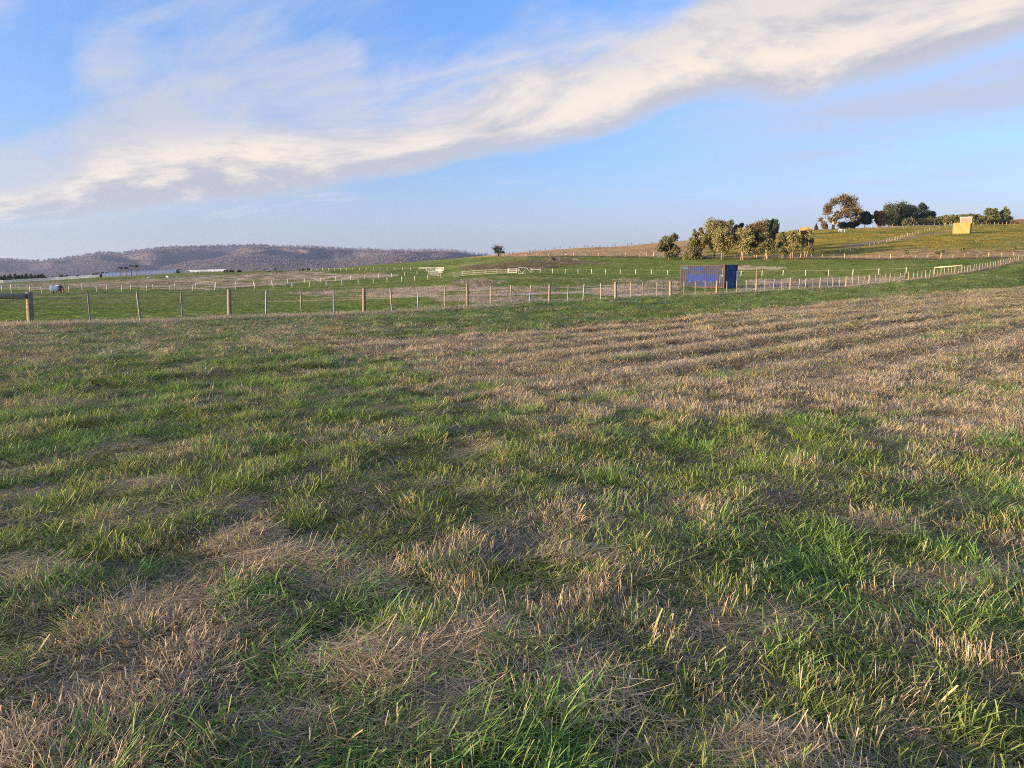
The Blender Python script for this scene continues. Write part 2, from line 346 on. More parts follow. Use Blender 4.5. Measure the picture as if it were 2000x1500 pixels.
# ground sheet: rings about the viewpoint, fine where the picture looks
azs = np.concatenate([np.radians(np.linspace(-180, -46, 40)), np.radians(np.linspace(-45, 45, 900)), np.radians(np.linspace(46, 179, 40))])
rs = np.concatenate([np.geomspace(.25, 1.2, 10, endpoint=False), np.geomspace(1.2, 700, 500, endpoint=False), np.geomspace(700, 9000, 24)])
A, R = np.meshgrid(azs, rs)
gx, gy = (R * np.sin(A)).ravel(), (R * np.cos(A)).ravel()
gzv = hfun(gx, gy)
na, nr = len(azs), len(rs)
I = (np.arange(nr - 1)[:, None] * na + np.arange(na)[None, :])
I2 = (np.arange(nr - 1)[:, None] * na + (np.arange(na)[None, :] + 1) % na)
quads = np.stack([I, I2, I2 + na, I + na], -1).reshape(-1, 4)[:, ::-1]
def mesh_np(name, verts, faces, smooth=True, fsize=4):
    me = bpy.data.meshes.new(name)
    me.vertices.add(len(verts)); me.vertices.foreach_set('co', np.asarray(verts, np.float32).ravel())
    nf = len(faces)
    me.loops.add(nf * fsize); me.loops.foreach_set('vertex_index', np.asarray(faces, np.int32).ravel())
    me.polygons.add(nf); me.polygons.foreach_set('loop_start', np.arange(0, nf * fsize, fsize, dtype=np.int32))
    me.polygons.foreach_set('use_smooth', np.full(nf, smooth, bool))
    me.update(calc_edges=True)
    return me
def fattr(me, name, vals, dom='POINT'):
    a = me.attributes.new(name, 'FLOAT', dom); a.data.foreach_set('value', np.asarray(vals, np.float32))
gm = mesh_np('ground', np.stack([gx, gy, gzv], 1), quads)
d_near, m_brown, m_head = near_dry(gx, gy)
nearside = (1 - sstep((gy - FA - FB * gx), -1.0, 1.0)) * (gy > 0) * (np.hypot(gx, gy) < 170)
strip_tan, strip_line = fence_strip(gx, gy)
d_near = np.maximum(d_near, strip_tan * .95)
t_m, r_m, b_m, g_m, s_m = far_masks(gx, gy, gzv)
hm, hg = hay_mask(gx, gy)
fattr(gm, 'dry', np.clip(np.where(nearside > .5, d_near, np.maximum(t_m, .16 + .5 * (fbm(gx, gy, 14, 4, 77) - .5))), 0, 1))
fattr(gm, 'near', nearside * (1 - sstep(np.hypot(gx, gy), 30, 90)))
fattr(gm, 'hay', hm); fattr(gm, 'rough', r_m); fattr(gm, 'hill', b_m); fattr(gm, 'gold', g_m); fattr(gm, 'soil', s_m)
ground = bpy.data.objects.new('ground', gm); C.objects.link(ground); ground['kind'] = 'structure'

def material(name):
    m = bpy.data.materials.new(name); m.use_nodes = True; t = NT(m.node_tree); t.n.clear()
    out = t.new('ShaderNodeOutputMaterial'); return m, t, out
def principled(t, out, col, rough=.8, bump=None, spec=.3, metal=0.0):
    p = t.new('ShaderNodeBsdfPrincipled')
    t.link(col if not isinstance(col, tuple) else (*col[:3], 1), p.inputs['Base Color'])
    t.link(rough, p.inputs['Roughness']); p.inputs['Specular IOR Level'].default_value = spec; t.link(metal, p.inputs['Metallic'])
    if bump is not None:
        b = t.new('ShaderNodeBump'); b.inputs['Strength'].default_value = bump[1]; b.inputs['Distance'].default_value = bump[2]
        t.link(bump[0], b.inputs['Height']); t.l.new(b.outputs[0], p.inputs['Normal'])
    t.l.new(p.outputs[0], out.inputs[0]); return p

GREEN = ((.10, .155, .030), (.155, .20, .045), (.075, .12, .03))
m, t, out = material('pasture')
pos = t.new('ShaderNodeNewGeometry').outputs['Position']
n_s = t.noise(pos, 22, 4, .65); n_m = t.noise(pos, 1.7, 4, .6); n_l = t.noise(pos, .16, 4, .6); n_x = t.noise(pos, .035, 3, .5)
dry = t.attr('dry')
dryn = t.m('ADD', dry, t.mul(t.sub(n_m, .5), .55), clamp=True)
green = t.mix(t.sm(n_l, .35, .68), (.100, .148, .030), (.140, .178, .044))
green = t.mix(t.sm(n_m, .42, .72), green, (.16, .185, .050))
green = t.mix(t.mul(t.sm(n_x, .45, .6), .4), green, (.20, .20, .06))
tan = t.mix(n_m, (.38, .29, .195), (.52, .41, .29))
c = t.mix(t.sm(dryn, .25, .85), green, tan)
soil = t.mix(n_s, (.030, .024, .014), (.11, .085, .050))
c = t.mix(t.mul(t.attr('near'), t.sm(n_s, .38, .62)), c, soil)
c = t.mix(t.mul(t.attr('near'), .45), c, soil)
c = t.mix(t.mul(t.attr('hay'), .8), c, t.mix(n_s, (.09, .07, .05), (.24, .185, .12)))
rough = t.mix(n_m, (.055, .045, .025), (.19, .145, .075))
c = t.mix(t.mul(t.attr('rough'), t.lin(n_l, .3, .6, .5, 1.0)), c, rough)
mpos = t.vm('MULTIPLY', pos, (1.0, 1.0, 3.0))
n_h = t.noise(mpos, .55, 4, .7); n_h2 = t.noise(mpos, .09, 3, .6)
gold = t.mix(t.sm(n_h2, .35, .62), t.mix(n_h, (.16, .165, .022), (.27, .225, .035)), t.mix(n_h, (.30, .22, .035), (.44, .30, .062)))
c = t.mix(t.attr('gold'), c, gold)
hill = t.mix(t.sm(n_h, .3, .7), (.28, .17, .08), (.50, .33, .17))
hill = t.mix(t.mul(t.sm(n_h2, .5, .7), .35), hill, (.15, .13, .05))
c = t.mix(t.attr('hill'), c, hill)
c = t.mix(t.mul(t.attr('soil'), .85), c, t.mix(n_m, (.20, .13, .08), (.36, .25, .16)))
bh = t.add(t.mul(n_m, .5), t.add(t.mul(n_l, .9), t.mul(n_h, .8)))
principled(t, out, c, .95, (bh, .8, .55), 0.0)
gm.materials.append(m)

# ------------------------------------------------------------------ grass
def blade_mat(name, root, mid, tip, spread, dead=0.0):
    m, t, out = material(name)
    h = t.attr('hgt'); r = t.attr('rnd'); tint = t.attr('tint', 'INSTANCER')
    c = t.ramp(h, [(0.0, root), (.35, mid), (1.0, tip)])
    c2 = t.mix(1.0, c, t.ramp(r, [(0, spread[0]), (.5, spread[1]), (1, spread[2])]), 'MULTIPLY')
    straw = t.mix(r, (.46, .32, .165), (.58, .42, .235))
    k = t.sm(t.add(r, t.mul(t.sub(tint, .5), 1.5)), .62, .80)              # some blades have died back
    c2 = t.mix(t.mul(k, dead), c2, straw)
    d = t.new('ShaderNodeBsdfPrincipled'); t.l.new(c2, d.inputs['Base Color']); d.inputs['Roughness'].default_value = .55
    d.inputs['Specular IOR Level'].default_value = .15
    tr = t.new('ShaderNodeBsdfTranslucent'); t.l.new(c2, tr.inputs[0])
    mx = t.new('ShaderNodeMixShader'); mx.inputs[0].default_value = .28
    t.l.new(d.outputs[0], mx.inputs[1]); t.l.new(tr.outputs[0], mx.inputs[2]); t.l.new(mx.outputs[0], out.inputs[0])
    return m
M_GREEN = blade_mat('green_blades', (.25, .24, .09), (.160, .235, .054), (.245, .275, .078), ((.70, .82, .7), (1, 1, 1), (1.45, 1.12, 1.0)), .9)
M_LUSH = blade_mat('lush_blades', (.18, .215, .08), (.125, .225, .054), (.18, .28, .08), ((.8, .9, .9), (1, 1, 1), (1.4, 1.1, .8)), .45)
M_STUB = blade_mat('stubble', (.28, .23, .11), (.41, .32, .20), (.49, .395, .275), ((.62, .6, .55), (1, 1, 1), (1.2, 1.15, 1.1)), .5)
M_HAY = blade_mat('straw', (.50, .375, .22), (.55, .42, .26), (.58, .44, .28), ((.55, .55, .58), (1, .98, .96), (1.25, 1.2, 1.12)), 0)
M_WEED = blade_mat('broad_leaf', (.10, .17, .05), (.10, .20, .05), (.13, .24, .06), ((.8, .9, .8), (1, 1, 1), (1.2, 1.1, .9)), .2)

class Tuft:
    def __init__(s): s.v, s.f, s.h, s.r = [], [], [], []
    def blade(s, x, y, z0, az_, lean, L, w, curl, blunt=0.0, r=None, seg=3, twist=0.0, sag=0.0):
        r = random.random() if r is None else r
        n0 = len(s.v); p = np.array([x, y, z0]); th = lean
        dh = np.array([math.cos(az_), math.sin(az_), 0]); side = np.array([-math.sin(az_ + twist), math.cos(az_ + twist), 0])
        for k in range(seg + 1):
            q = k / seg; wk = w * (1 - q ** 2.2 * (1 - blunt)) * .5
            s.v += [p - side * wk, p + side * wk]; s.h += [q, q]; s.r += [r, r]
            p = p + (dh * math.sin(th) + np.array([0, 0, math.cos(th)])) * (L / seg); th += curl / seg
            if p[2] < .004 and k: p[2] = .004
        for k in range(seg):
            a = n0 + 2 * k; s.f.append((a, a + 1, a + 3, a + 2))
    def mesh(s, name, mat):
        me = mesh_np(name, np.array(s.v), np.array(s.f), False)
        fattr(me, 'hgt', s.h); fattr(me, 'rnd', s.r); me.materials.append(mat); return me
U = random.uniform; G_ = random.gauss
def disk(R):
    a, r = U(0, 2 * PI), R * math.sqrt(random.random()); return r * math.cos(a), r * math.sin(a), a, r
def green_tuft(n, R, L, w, lean=.45, mat=M_GREEN, name='grass_tuft'):
    t_ = Tuft(); d0 = 0.0
    for _ in range(n):
        x, y, a, r = disk(R); blunt = .75 if random.random() < .35 else 0
        aa = a + G_(0, .9) if random.random() < .62 else d0 + G_(0, .6)
        ww = w * (U(.38, .7) if random.random() < .55 else U(.8, 1.35)); t_.blade(x, y, -.01, aa, abs(G_(lean * (.4 + r / R), .30)), L * random.choice((.45, .6, .7, .8, 1.0, 1.3)) * U(.8, 1.2) * (.75 if blunt else 1), ww, U(.1, 1.5), blunt, seg=3, twist=G_(0, .7))
    return t_.mesh(name, mat)
def stub_tuft(n, R, L, name='stubble_tuft', w=.0042):
    t_ = Tuft(); d0 = 0.0
    for _ in range(n):
        x, y, a, r = disk(R)
        t_.blade(x, y, -.01, d0 + G_(0, .7), abs(G_(.98, .42)), L * U(.45, 1.35), w * U(.6, 1.4), U(-.1, 1.1), U(.2, .8), seg=2, twist=G_(0, .6))
    return t_.mesh(name, M_STUB)
def hay_pad(n, R, H, Lr=(.08, .34), name='straw_pad'):
    t_ = Tuft(); d0 = U(0, 2 * PI)
    for _ in range(n):
        x, y, a, r = disk(R); az_ = d0 + G_(0, .9); L = U(*Lr) * (1 if random.random() < .8 else 1.4)
        z0 = H * max(0, 1 - (r / R) ** 2) * U(.2, 1.2) + .012
        t_.blade(x - math.cos(az_) * L / 2, y - math.sin(az_) * L / 2, z0, az_, PI / 2 - G_(.02, .06), L, .0029 * U(.5, 1.6), G_(.05, .45), .8, seg=3, twist=G_(0, .3))
    return t_.mesh(name, M_HAY)
def weed(n, name='broad_leaf_weed'):
    t_ = Tuft()
    for k in range(n):
        a = 2.4 * k + G_(0, .2)
        t_.blade(0, 0, .0, a, U(.7, 1.2), U(.05, .11), U(.014, .026), U(.1, .9), .25, seg=4)
    return t_.mesh(name, M_WEED)

def proto_coll(name, meshes):
    col = bpy.data.collections.new(name)
    for me in meshes: col.objects.link(bpy.data.objects.new(me.name, me))
    return col
def scatter(name, col, n_proto, x, y, z, rot, scl, idx, tint, lift=0.0):
    me = bpy.data.meshes.new(name); n = len(x)
    me.vertices.add(n); me.vertices.foreach_set('co', np.stack([x, y, z + lift], 1).astype(np.float32).ravel())
    for nm, arr in (('rot', rot), ('scl', scl)):
        a = me.attributes.new(nm, 'FLOAT_VECTOR', 'POINT'); a.data.foreach_set('vector', arr.astype(np.float32).ravel())
    a = me.attributes.new('idx', 'INT', 'POINT'); a.data.foreach_set('value', idx.astype(np.int32))
    fattr(me, 'tint', tint)
    ob = bpy.data.objects.new(name, me); C.objects.link(ob); ob['kind'] = 'stuff'
    ng = bpy.data.node_groups.new(name, 'GeometryNodeTree')
    ng.interface.new_socket('Geometry', in_out='INPUT', socket_type='NodeSocketGeometry')
    ng.interface.new_socket('Geometry', in_out='OUTPUT', socket_type='NodeSocketGeometry')
    gi, go = ng.nodes.new('NodeGroupInput'), ng.nodes.new('NodeGroupOutput')
    ci = ng.nodes.new('GeometryNodeCollectionInfo'); ci.inputs['Collection'].default_value = col
    ci.inputs['Separate Children'].default_value = True; ci.inputs['Reset Children'].default_value = True
    ip = ng.nodes.new('GeometryNodeInstanceOnPoints'); ip.inputs['Pick Instance'].default_value = True
    def na(nm, typ):
        nd = ng.nodes.new('GeometryNodeInputNamedAttribute'); nd.data_type = typ; nd.inputs['Name'].default_value = nm; return nd.outputs['Attribute']
    L = ng.links.new
    L(gi.outputs[0], ip.inputs['Points']); L(ci.outputs[0], ip.inputs['Instance']); L(na('idx', 'INT'), ip.inputs['Instance Index'])
    e2r = ng.nodes.new('FunctionNodeEulerToRotation'); L(na('rot', 'FLOAT_VECTOR'), e2r.inputs[0]); L(e2r.outputs[0], ip.inputs['Rotation'])
    L(na('scl', 'FLOAT_VECTOR'), ip.inputs['Scale']); L(ip.outputs[0], go.inputs[0])
    md = ob.modifiers.new('scatter', 'NODES'); md.node_group = ng
    return ob

def sow(per_log, y0, y1, umax, dens_cap):
    """points over the visible wedge, an even count per step of distance but never denser than dens_cap per square metre"""
    out = []
    edges = np.geomspace(y0, y1, 60)
    for a, b in zip(edges[:-1], edges[1:]):
        area = (b * b - a * a) * umax; n = min(per_log * math.log(b / a), dens_cap * area); n = rng.poisson(n)
        Y = np.sqrt(rng.uniform(a * a, b * b, n)); out.append(np.stack([Y * rng.uniform(-umax, umax, n), Y], 1))
    return np.concatenate(out)

P = sow(27000, 1.5, 150, .86, 300)
x, y = P[:, 0], P[:, 1]
side_ok = (y - FA - FB * x) < -.15
P = P[side_ok]; x, y = P[:, 0], P[:, 1]
dryv, bro, hed = near_dry(x, y); st_tan, st_line = fence_strip(x, y); hm, hg = hay_mask(x, y)
wide = np.clip(np.hypot(x, y) / 9.0, 1, 5.5)                     # tufts stand for wider patches with distance
rnd = rng.random(len(x)); rnd2 = rng.random(len(x)); rnd3 = rng.random(len(x))
bare = fbm(x, y, .23, 2, 91)
z = hfun(x, y)
vv = (y - 21.74 - .97 * x) / 1.393; ww_ = (x + .97 * y) / 1.393
rib = .5 + .5 * np.sin(2 * PI * (vv / 1.5 + .35 * fbm(ww_ / 6, vv, 3.0, 2, 22)) + .6)
ribm = np.clip(bro * sstep(np.hypot(x, y), 8, 16), 0, 1)
clump = sstep(fbm(x, y, .27, 2, 141), .25, .72) * (1 - ribm) + ribm * np.clip(.25 + .45 * rib + .5 * (fbm(x, y, .5, 2, 143) - .5), 0, 1); comb = 4 * PI * fbm(x, y, .9, 2, 142)
N_G, N_L, N_S, N_H, N_W = 7, 4, 6, 6, 2
def rots(n, tilt=.12): return np.stack([rng.normal(0, tilt, n), rng.normal(0, tilt, n), rng.uniform(0, 2 * PI, n)], 1)
def put(name, mask, protos, size, tint, zs=None, tilt=.12, lift=0.0):
    n = int(mask.sum()); s_ = (size * np.ones(len(x)))[mask] * rng.uniform(.75, 1.3, n)
    w_ = wide[mask]; zz = s_ * (1 if zs is None else (zs * np.ones(len(x)))[mask])
    zz = zz * (1 + .12 * (w_ - 1)) * (.42 + .85 * clump[mask])
    scl = np.stack([s_ * w_, s_ * w_, zz], 1)
    ro = rots(n, tilt); ro[:, 2] = comb[mask] + rng.normal(0, 1.0, n)
    return scatter(name, protos, 0, x[mask], y[mask], z[mask], ro, scl, rng.integers(0, 999, n), np.clip((tint * np.ones(len(x)))[mask], 0, 1), lift)
dd = np.maximum(dryv, st_tan * .97)
lushness = fbm(x, y, .8, 3, 95)
is_hay = rnd3 < hm * .50
is_dry = (~is_hay) & (rnd < np.clip(dd * 1.12 - .10, 0, .93))
gap = (~is_hay) & (rnd2 < .38 * sstep(bare, .55, .68) + .28 * ribm * (rib < .30))
is_lush = (~is_hay) & (~is_dry) & (~gap) & ((lushness > .57) | (hed > .5) & (rnd3 < .25)) & (rnd2 < .8)
is_green = (~is_hay) & (~is_dry) & (~gap) & (~is_lush)
is_dry &= ~gap
pc_g = proto_coll('green', [green_tuft(64, .105, .098, .0052, .98) for _ in range(N_G)])
pc_l = proto_coll('lush', [green_tuft(54, .10, .128, .0060, .72, M_LUSH, 'lush_tuft') for _ in range(N_L)])
pc_s = proto_coll('stub', [stub_tuft(64, .115, .074, w=.0033) for _ in range(N_S)])
pc_h = proto_coll('hay', [hay_pad(84, .16, .022, (.05, .24)) for _ in range(N_H)])
pc_w = proto_coll('weed', [weed(7), weed(9)])
tint_g = .20 + .72 * dd + .3 * (fbm(x, y, .5, 2, 97) - .5)
low = 1 - .35 * hed
put('grass', is_green, pc_g, 1.0, tint_g, low)
put('lush_grass', is_lush, pc_l, .95, tint_g - .2, .9 * low)
put('dry_grass', is_dry, pc_s, 1.0, .5 + .4 * (fbm(x, y, .7, 2, 98) - .5), 1 + .9 * st_tan)
# straw: the patches, the brown paddock, and loose pieces everywhere
stream = fbm((x + .97 * y) / 1.393 / 5, (y - .97 * x) / 1.393, .8, 3, 73)
loose = (~is_hay) & (rnd3 > .990 - .16 * bro * sstep(stream, .42, .6) - .025 * sstep(dd, .45, .9) + .2 * hed)
put('cut_straw', is_hay | loose, pc_h, np.where(is_hay, .95, .8), .5, .8, .025, .012)
wd = (~is_hay) & (rnd2 > .985) & (np.hypot(x, y) < 9)
put('weeds', wd, pc_w, .8, .3)

# grey thatch lying in the gaps between the tufts, close by
Q = sow(3500, 1.5, 30, .86, 28); qx_, qy_ = Q[:, 0], Q[:, 1]; ok_ = (qy_ - FA - FB * qx_) < -.3; qx_, qy_ = qx_[ok_], qy_[ok_]; nq = len(qx_)
_keep, M_HAY = M_HAY, blade_mat('thatch', (.17, .135, .10), (.25, .20, .15), (.30, .24, .175), ((.6, .6, .62), (1, 1, 1), (1.35, 1.28, 1.2)), 0)
pc_t = proto_coll('thatch', [hay_pad(70, .17, .008, (.03, .15), 'thatch_pad') for _ in range(5)]); M_HAY = _keep
qs = np.clip(np.hypot(qx_, qy_) / 9.0, 1, 3.5)
scatter('thatch', pc_t, 0, qx_, qy_, hfun(qx_, qy_), rots(nq, .05), np.stack([qs, qs, np.ones(nq)], 1), rng.integers(0, 999, nq), np.full(nq, .5), .004)

# ------------------------------------------------------------------ builders
def tag(o, label=None, cat=None, group=None, kind=None):
    if label: o['label'] = label
    if cat: o['category'] = cat
    if group: o['group'] = group
    if kind: o['kind'] = kind
    return o
def thing(name, label, cat, loc=(0, 0, 0), rz=0.0, group=None, kind=None):
    o = bpy.data.objects.new(name, None); C.objects.link(o); o.location = loc; o.rotation_euler = (0, 0, rz)
    o.empty_display_size = .2
    return tag(o, label, cat, group, kind)
def put_mesh(name, me, parent=None, loc=(0, 0, 0), rot=(0, 0, 0), scl=(1, 1, 1)):
    o = bpy.data.objects.new(name, me); C.objects.link(o)
    o.location = loc; o.rotation_euler = rot; o.scale = scl
    if parent is not None: o.parent = parent
    return o
class MB:
    def __init__(s): s.v, s.f, s.mi, s.sm = [], [], [], []
    def face(s, idx, mi=0, smooth=False): s.f.append(tuple(idx)); s.mi.append(mi); s.sm.append(smooth)
    def box(s, x0, x1, y0, y1, z0, z1, mi=0, M=None):
        n = len(s.v); P_ = [(x0, y0, z0), (x1, y0, z0), (x1, y1, z0), (x0, y1, z0), (x0, y0, z1), (x1, y0, z1), (x1, y1, z1), (x0, y1, z1)]
        if M is not None: P_ = [tuple(M @ Vector(p)) for p in P_]
        s.v += P_
        for q in ((0, 3, 2, 1), (4, 5, 6, 7), (0, 1, 5, 4), (1, 2, 6, 5), (2, 3, 7, 6), (3, 0, 4, 7)): s.face([n + k for k in q], mi)
        return s
    def tube(s, pts, radii, n=8, mi=0, cap=True, smooth=True):
        pts = [Vector(p) for p in pts]; rings = []
        for k, p in enumerate(pts):
            d = (pts[min(k + 1, len(pts) - 1)] - pts[max(k - 1, 0)]).normalized()
            a = d.cross(Vector((0, 0, 1)) if abs(d.z) < .9 else Vector((1, 0, 0))).normalized(); b = d.cross(a)
            r = radii[k] if hasattr(radii, '__len__') else radii
            rings.append(len(s.v)); s.v += [tuple(p + (a * math.cos(2 * PI * i / n) + b * math.sin(2 * PI * i / n)) * r) for i in range(n)]
        for A_, B_ in zip(rings[:-1], rings[1:]):
            for i in range(n): s.face((A_ + i, A_ + (i + 1) % n, B_ + (i + 1) % n, B_ + i), mi, smooth)
        if cap:
            s.face([rings[0] + i for i in range(n)][::-1], mi); s.face([rings[-1] + i for i in range(n)], mi)
        return s
    def bar(s, p, q, w, h, mi=0):                      # rectangular bar from p to q
        p, q = Vector(p), Vector(q); d = (q - p).normalized()
        a = d.cross(Vector((0, 0, 1)) if abs(d.z) < .95 else Vector((0, 1, 0))).normalized() * w / 2; b = a.normalized().cross(d).normalized() * h / 2
        n = len(s.v)
        for e in (p, q): s.v += [tuple(e + k) for k in (-a - b, a - b, a + b, -a + b)]
        for k in ((0, 1, 2, 3), (7, 6, 5, 4), (0, 4, 5, 1), (1, 5, 6, 2), (2, 6, 7, 3), (3, 7, 4, 0)): s.face([n + i for i in k], mi)
        return s
    def mesh(s, name, *mats):
        me = bpy.data.meshes.new(name); me.from_pydata(s.v, [], s.f); me.update()
        me.polygons.foreach_set('material_index', s.mi); me.polygons.foreach_set('use_smooth', s.sm)
        for m_ in mats: me.materials.append(m_)
        return me
def hit(px, py, y0=20, y1=600):
    """where the ray through a pixel meets the built ground"""
    d = ray(px, py); Y = np.linspace(y0, y1, 6000); X = Y * d[0] / d[1]; Z = EYE + Y * d[2] / d[1]
    below = np.nonzero(Z <= hfun(X, Y, False))[0]
    k = below[0] if len(below) else int(np.argmin(Z - hfun(X, Y, False)))
    return float(X[k]), float(Y[k]), gz(X[k], Y[k])
def col_at(px, Y, py=545):
    u = (px - PW / 2) / FPX / (math.cos(PITCH) + ((PH / 2 - py) / FPX) * math.sin(PITCH)); return u * Y, Y, gz(u * Y, Y)
def ppm(Y): return FPX / Y                            # photograph pixels per metre

def wood(name, c1, c2, scale=9.0, rough=.85, stretch=.12):
    m_, t_, o_ = material(name)
    p_ = t_.new('ShaderNodeTexCoord').outputs['Object']
    n_ = t_.noise(t_.vm('MULTIPLY', p_, (1, 1, stretch)), scale, 5, .65, .4); n2 = t_.noise(p_, 1.7, 3, .6)
    oi = t_.new('ShaderNodeObjectInfo').outputs['Random']
    c_ = t_.mix(t_.m('ADD', t_.mul(t_.sm(n_, .35, .68), .75), t_.mul(t_.sub(oi, .4), .35), clamp=True), c1, c2)
    c_ = t_.mix(t_.mul(t_.sm(n2, .58, .72), .35), c_, (c1[0] * .6, c1[1] * .6, c1[2] * .6))
    principled(t_, o_, c_, rough, (n_, .35, .01), .2); return m_
def plain(name, col, rough=.6, var=.12, scale=6.0, spec=.3, metal=0.0):
    m_, t_, o_ = material(name)
    p_ = t_.new('ShaderNodeTexCoord').outputs['Object']; n_ = t_.noise(p_, scale, 5, .65)
    lo = tuple(c * (1 - var) for c in col); hi = tuple(min(1, c * (1 + var)) for c in col)
    principled(t_, o_, t_.mix(t_.sm(n_, .3, .7), lo, hi), rough, None, spec, metal); return m_
M_PINE = wood('treated_pine', (.15, .12, .082), (.29, .23, .16))
M_GREY = wood('weathered_batten', (.19, .175, .155), (.34, .315, .275))
M_RAILW = wood('rail_timber', (.16, .145, .115), (.34, .29, .21), 7, .85, 1.0)
M_CREAM = plain('cream_paint', (.44, .43, .36), .55, .06)
M_BLACK = plain('black_butt', (.012, .012, .012), .8)
M_WIRE = plain('galvanised_wire', (.30, .30, .29), .5, .1, 3, .5, .6)
M_TAPE = plain('white_tape', (.25, .27, .22), .6, .08)
M_WHITE = plain('white_paint', (.52, .54, .58), .5, .05)

# ------------------------------------------------------------------ the wire fence along the paddock
DIRF = Vector((1, FB, 0)).normalized()
def fpos(x):
    Y = FA + FB * x; return Vector((x, Y, gz(x, Y)))
f0 = fpos(-18.0)
fence = thing('wire_fence', 'long wire fence on round pine posts and thin battens along the cut field', 'fence', f0)
def round_post(h, r, seed, mat, tilt=.02):
    rg = random.Random(seed); mb = MB()
    tx, ty = rg.gauss(0, tilt), rg.gauss(0, tilt)
    mb.tube([(0, 0, -.5), (0, 0, 0), (tx * .5, ty * .5, h * .5), (tx, ty, h - .015), (tx, ty, h)], [r * 1.06, r * 1.05, r * 1.0, r * .96, r * .80], 12)
    return mb.mesh('post', mat)
post_meshes = [round_post(1.27 + U(-.05, .06), U(.082, .096), k, M_PINE) for k in range(6)]
batten_meshes = []
for k in range(6):
    tx, ty = G_(0, .03), G_(0, .03); mb = MB(); w_ = U(.026, .034); h_ = 1.2 + U(-.04, .05)
    mb.bar((0, 0, .04), (tx, ty, h_), w_ * 2, w_ * 1.5); batten_meshes.append(mb.mesh('batten', M_GREY))
fx = [-20.6, -18.0] + [-12.62 + 5.01 * k for k in range(26)]
wire_stations = []
for k, x in enumerate(fx):
    p = fpos(x); big = 1.22 if x < -17 else 1.0
    put_mesh('post', post_meshes[k % 6], fence, p - f0, (0, 0, U(0, 6)), (big, big, .98))
    wire_stations.append(p)
    if k >= 1 and k + 1 < len(fx):
        for q in (.26, .5, .75):
            xb = x + (fx[k + 1] - x) * (q + U(-.02, .02)); pb = fpos(xb)
            put_mesh('batten', random.choice(batten_meshes), fence, pb - f0, (0, 0, math.atan(FB) + G_(0, .1)))
            wire_stations.append(pb)
wire_stations.sort(key=lambda p: p.x)
for h in (.16, .36, .56, .76, .96, 1.15):
    mb = MB(); mb.tube([p - f0 + Vector((0, -.03, h)) for p in wire_stations], .0045, 4)
    put_mesh('wire', mb.mesh('wire', M_WIRE), fence)
a, b = fpos(-20.6), fpos(-18.0)
mb = MB(); mb.tube([a - f0 + Vector((0, 0, 1.05)), (a + b) / 2 - f0 + Vector((0, 0, 1.055)), b - f0 + Vector((-.05, -.05, 1.06))], .095, 12)
put_mesh('stay_rail', mb.mesh('stay_rail', M_RAILW), fence)
mb = MB(); mb.tube([a - f0 + Vector((.1, 0, .12)), b - f0 + Vector((-.09, -.09, .98))], .009, 5)
put_mesh('brace_wire', mb.mesh('brace_wire', M_WIRE), fence)
x_, y_ = 1.002 * (66.8 * .3395), 66.8
st = MB(); st.tube([(0, 0, -.3), (.02, 0, 1.2), (.05, 0, 2.35)], [.045, .043, .040], 8)
tag(put_mesh('stake', st.mesh('stake', M_PINE), None, (x_, y_, gz(x_, y_))), 'tall slim timber stake beside a fence post, just past the blue container', 'stake')

# ------------------------------------------------------------------ cream posts of the horse lane
def cream_post(h, r=.075):
    mb = MB(); mb.tube([(0, 0, -.4), (0, 0, .20)], [r * 1.12, r * 1.12], 8, 1); mb.tube([(0, 0, .20), (0, 0, h - .03), (0, 0, h)], [r, r, r * .7], 8, 0); return mb.mesh('post', M_CREAM, M_BLACK)
CP = cream_post(1.36); CP_TALL = cream_post(1.75)
def tape_run(pts, o0, parent, hs=(1.22,), w_=.007):
    for h in hs:
        mb = MB()
        for p, q in zip(pts[:-1], pts[1:]): mb.bar(Vector(p) - o0 + Vector((0, -.09, h)), Vector(q) - o0 + Vector((0, -.09, h)), .004, w_ * 2)
        put_mesh('tape', mb.mesh('tape', M_TAPE), parent)
def post_row(name, label, pxs, Yf, group=None, tapes=True, mesh=CP, tall=()):
    pts = [Vector(col_at(px, Yf(px))) for px in pxs]
    o0 = pts[0]; root = thing(name, label, 'fence', o0, 0, group)
    for k, p in enumerate(pts): put_mesh('post', CP_TALL if k in tall else mesh, root, p - o0, (G_(0, .015), G_(0, .015), 0))
    if tapes: tape_run(pts, o0, root)
    return root, pts
front_l = [20, 79, 133, 187, 236, 286, 331, 375, 418, 459, 497, 533, 570, 604, 637, 668, 699.5, 729, 756, 785, 810, 836, 860]
back_l = [2, 56, 108, 159, 207, 254, 298, 341, 382, 421, 460, 495, 530, 562, 595, 626, 656, 685, 712, 739.5, 765, 791, 815, 838]
front_r = [1055, 1079, 1104, 1129, 1155, 1183, 1211, 1241, 1272, 1304, 1338, 1373, 1409, 1447, 1488, 1529, 1573, 1618, 1665, 1715, 1769, 1824]
post_row('lane_fence', 'nearer row of cream posts with black butts running behind the grazing horse', front_l, lane_Y, tall=(0,))
lb = lambda px: np.interp(px, [0, 56, 300, 500, 700, 838], [128, 130, 146, 166, 190, 208])
post_row('lane_fence', 'farther row of cream posts of the lane, ending at the grey mesh gate', back_l, lb)
post_row('lane_fence', 'row of cream posts crossing the green field behind the blue container', front_r, lane_Y)
uY = lambda px: np.interp(px, [560, 579, 609, 819], [325, 318, 292, 246])
post_row('paddock_fence', 'farthest short row of cream posts below the skyline of the green field', [579, 589, 599, 609, 620, 631, 642.5, 654, 666, 678, 690, 703, 716, 730, 743, 757, 772, 787, 802, 819], uY)

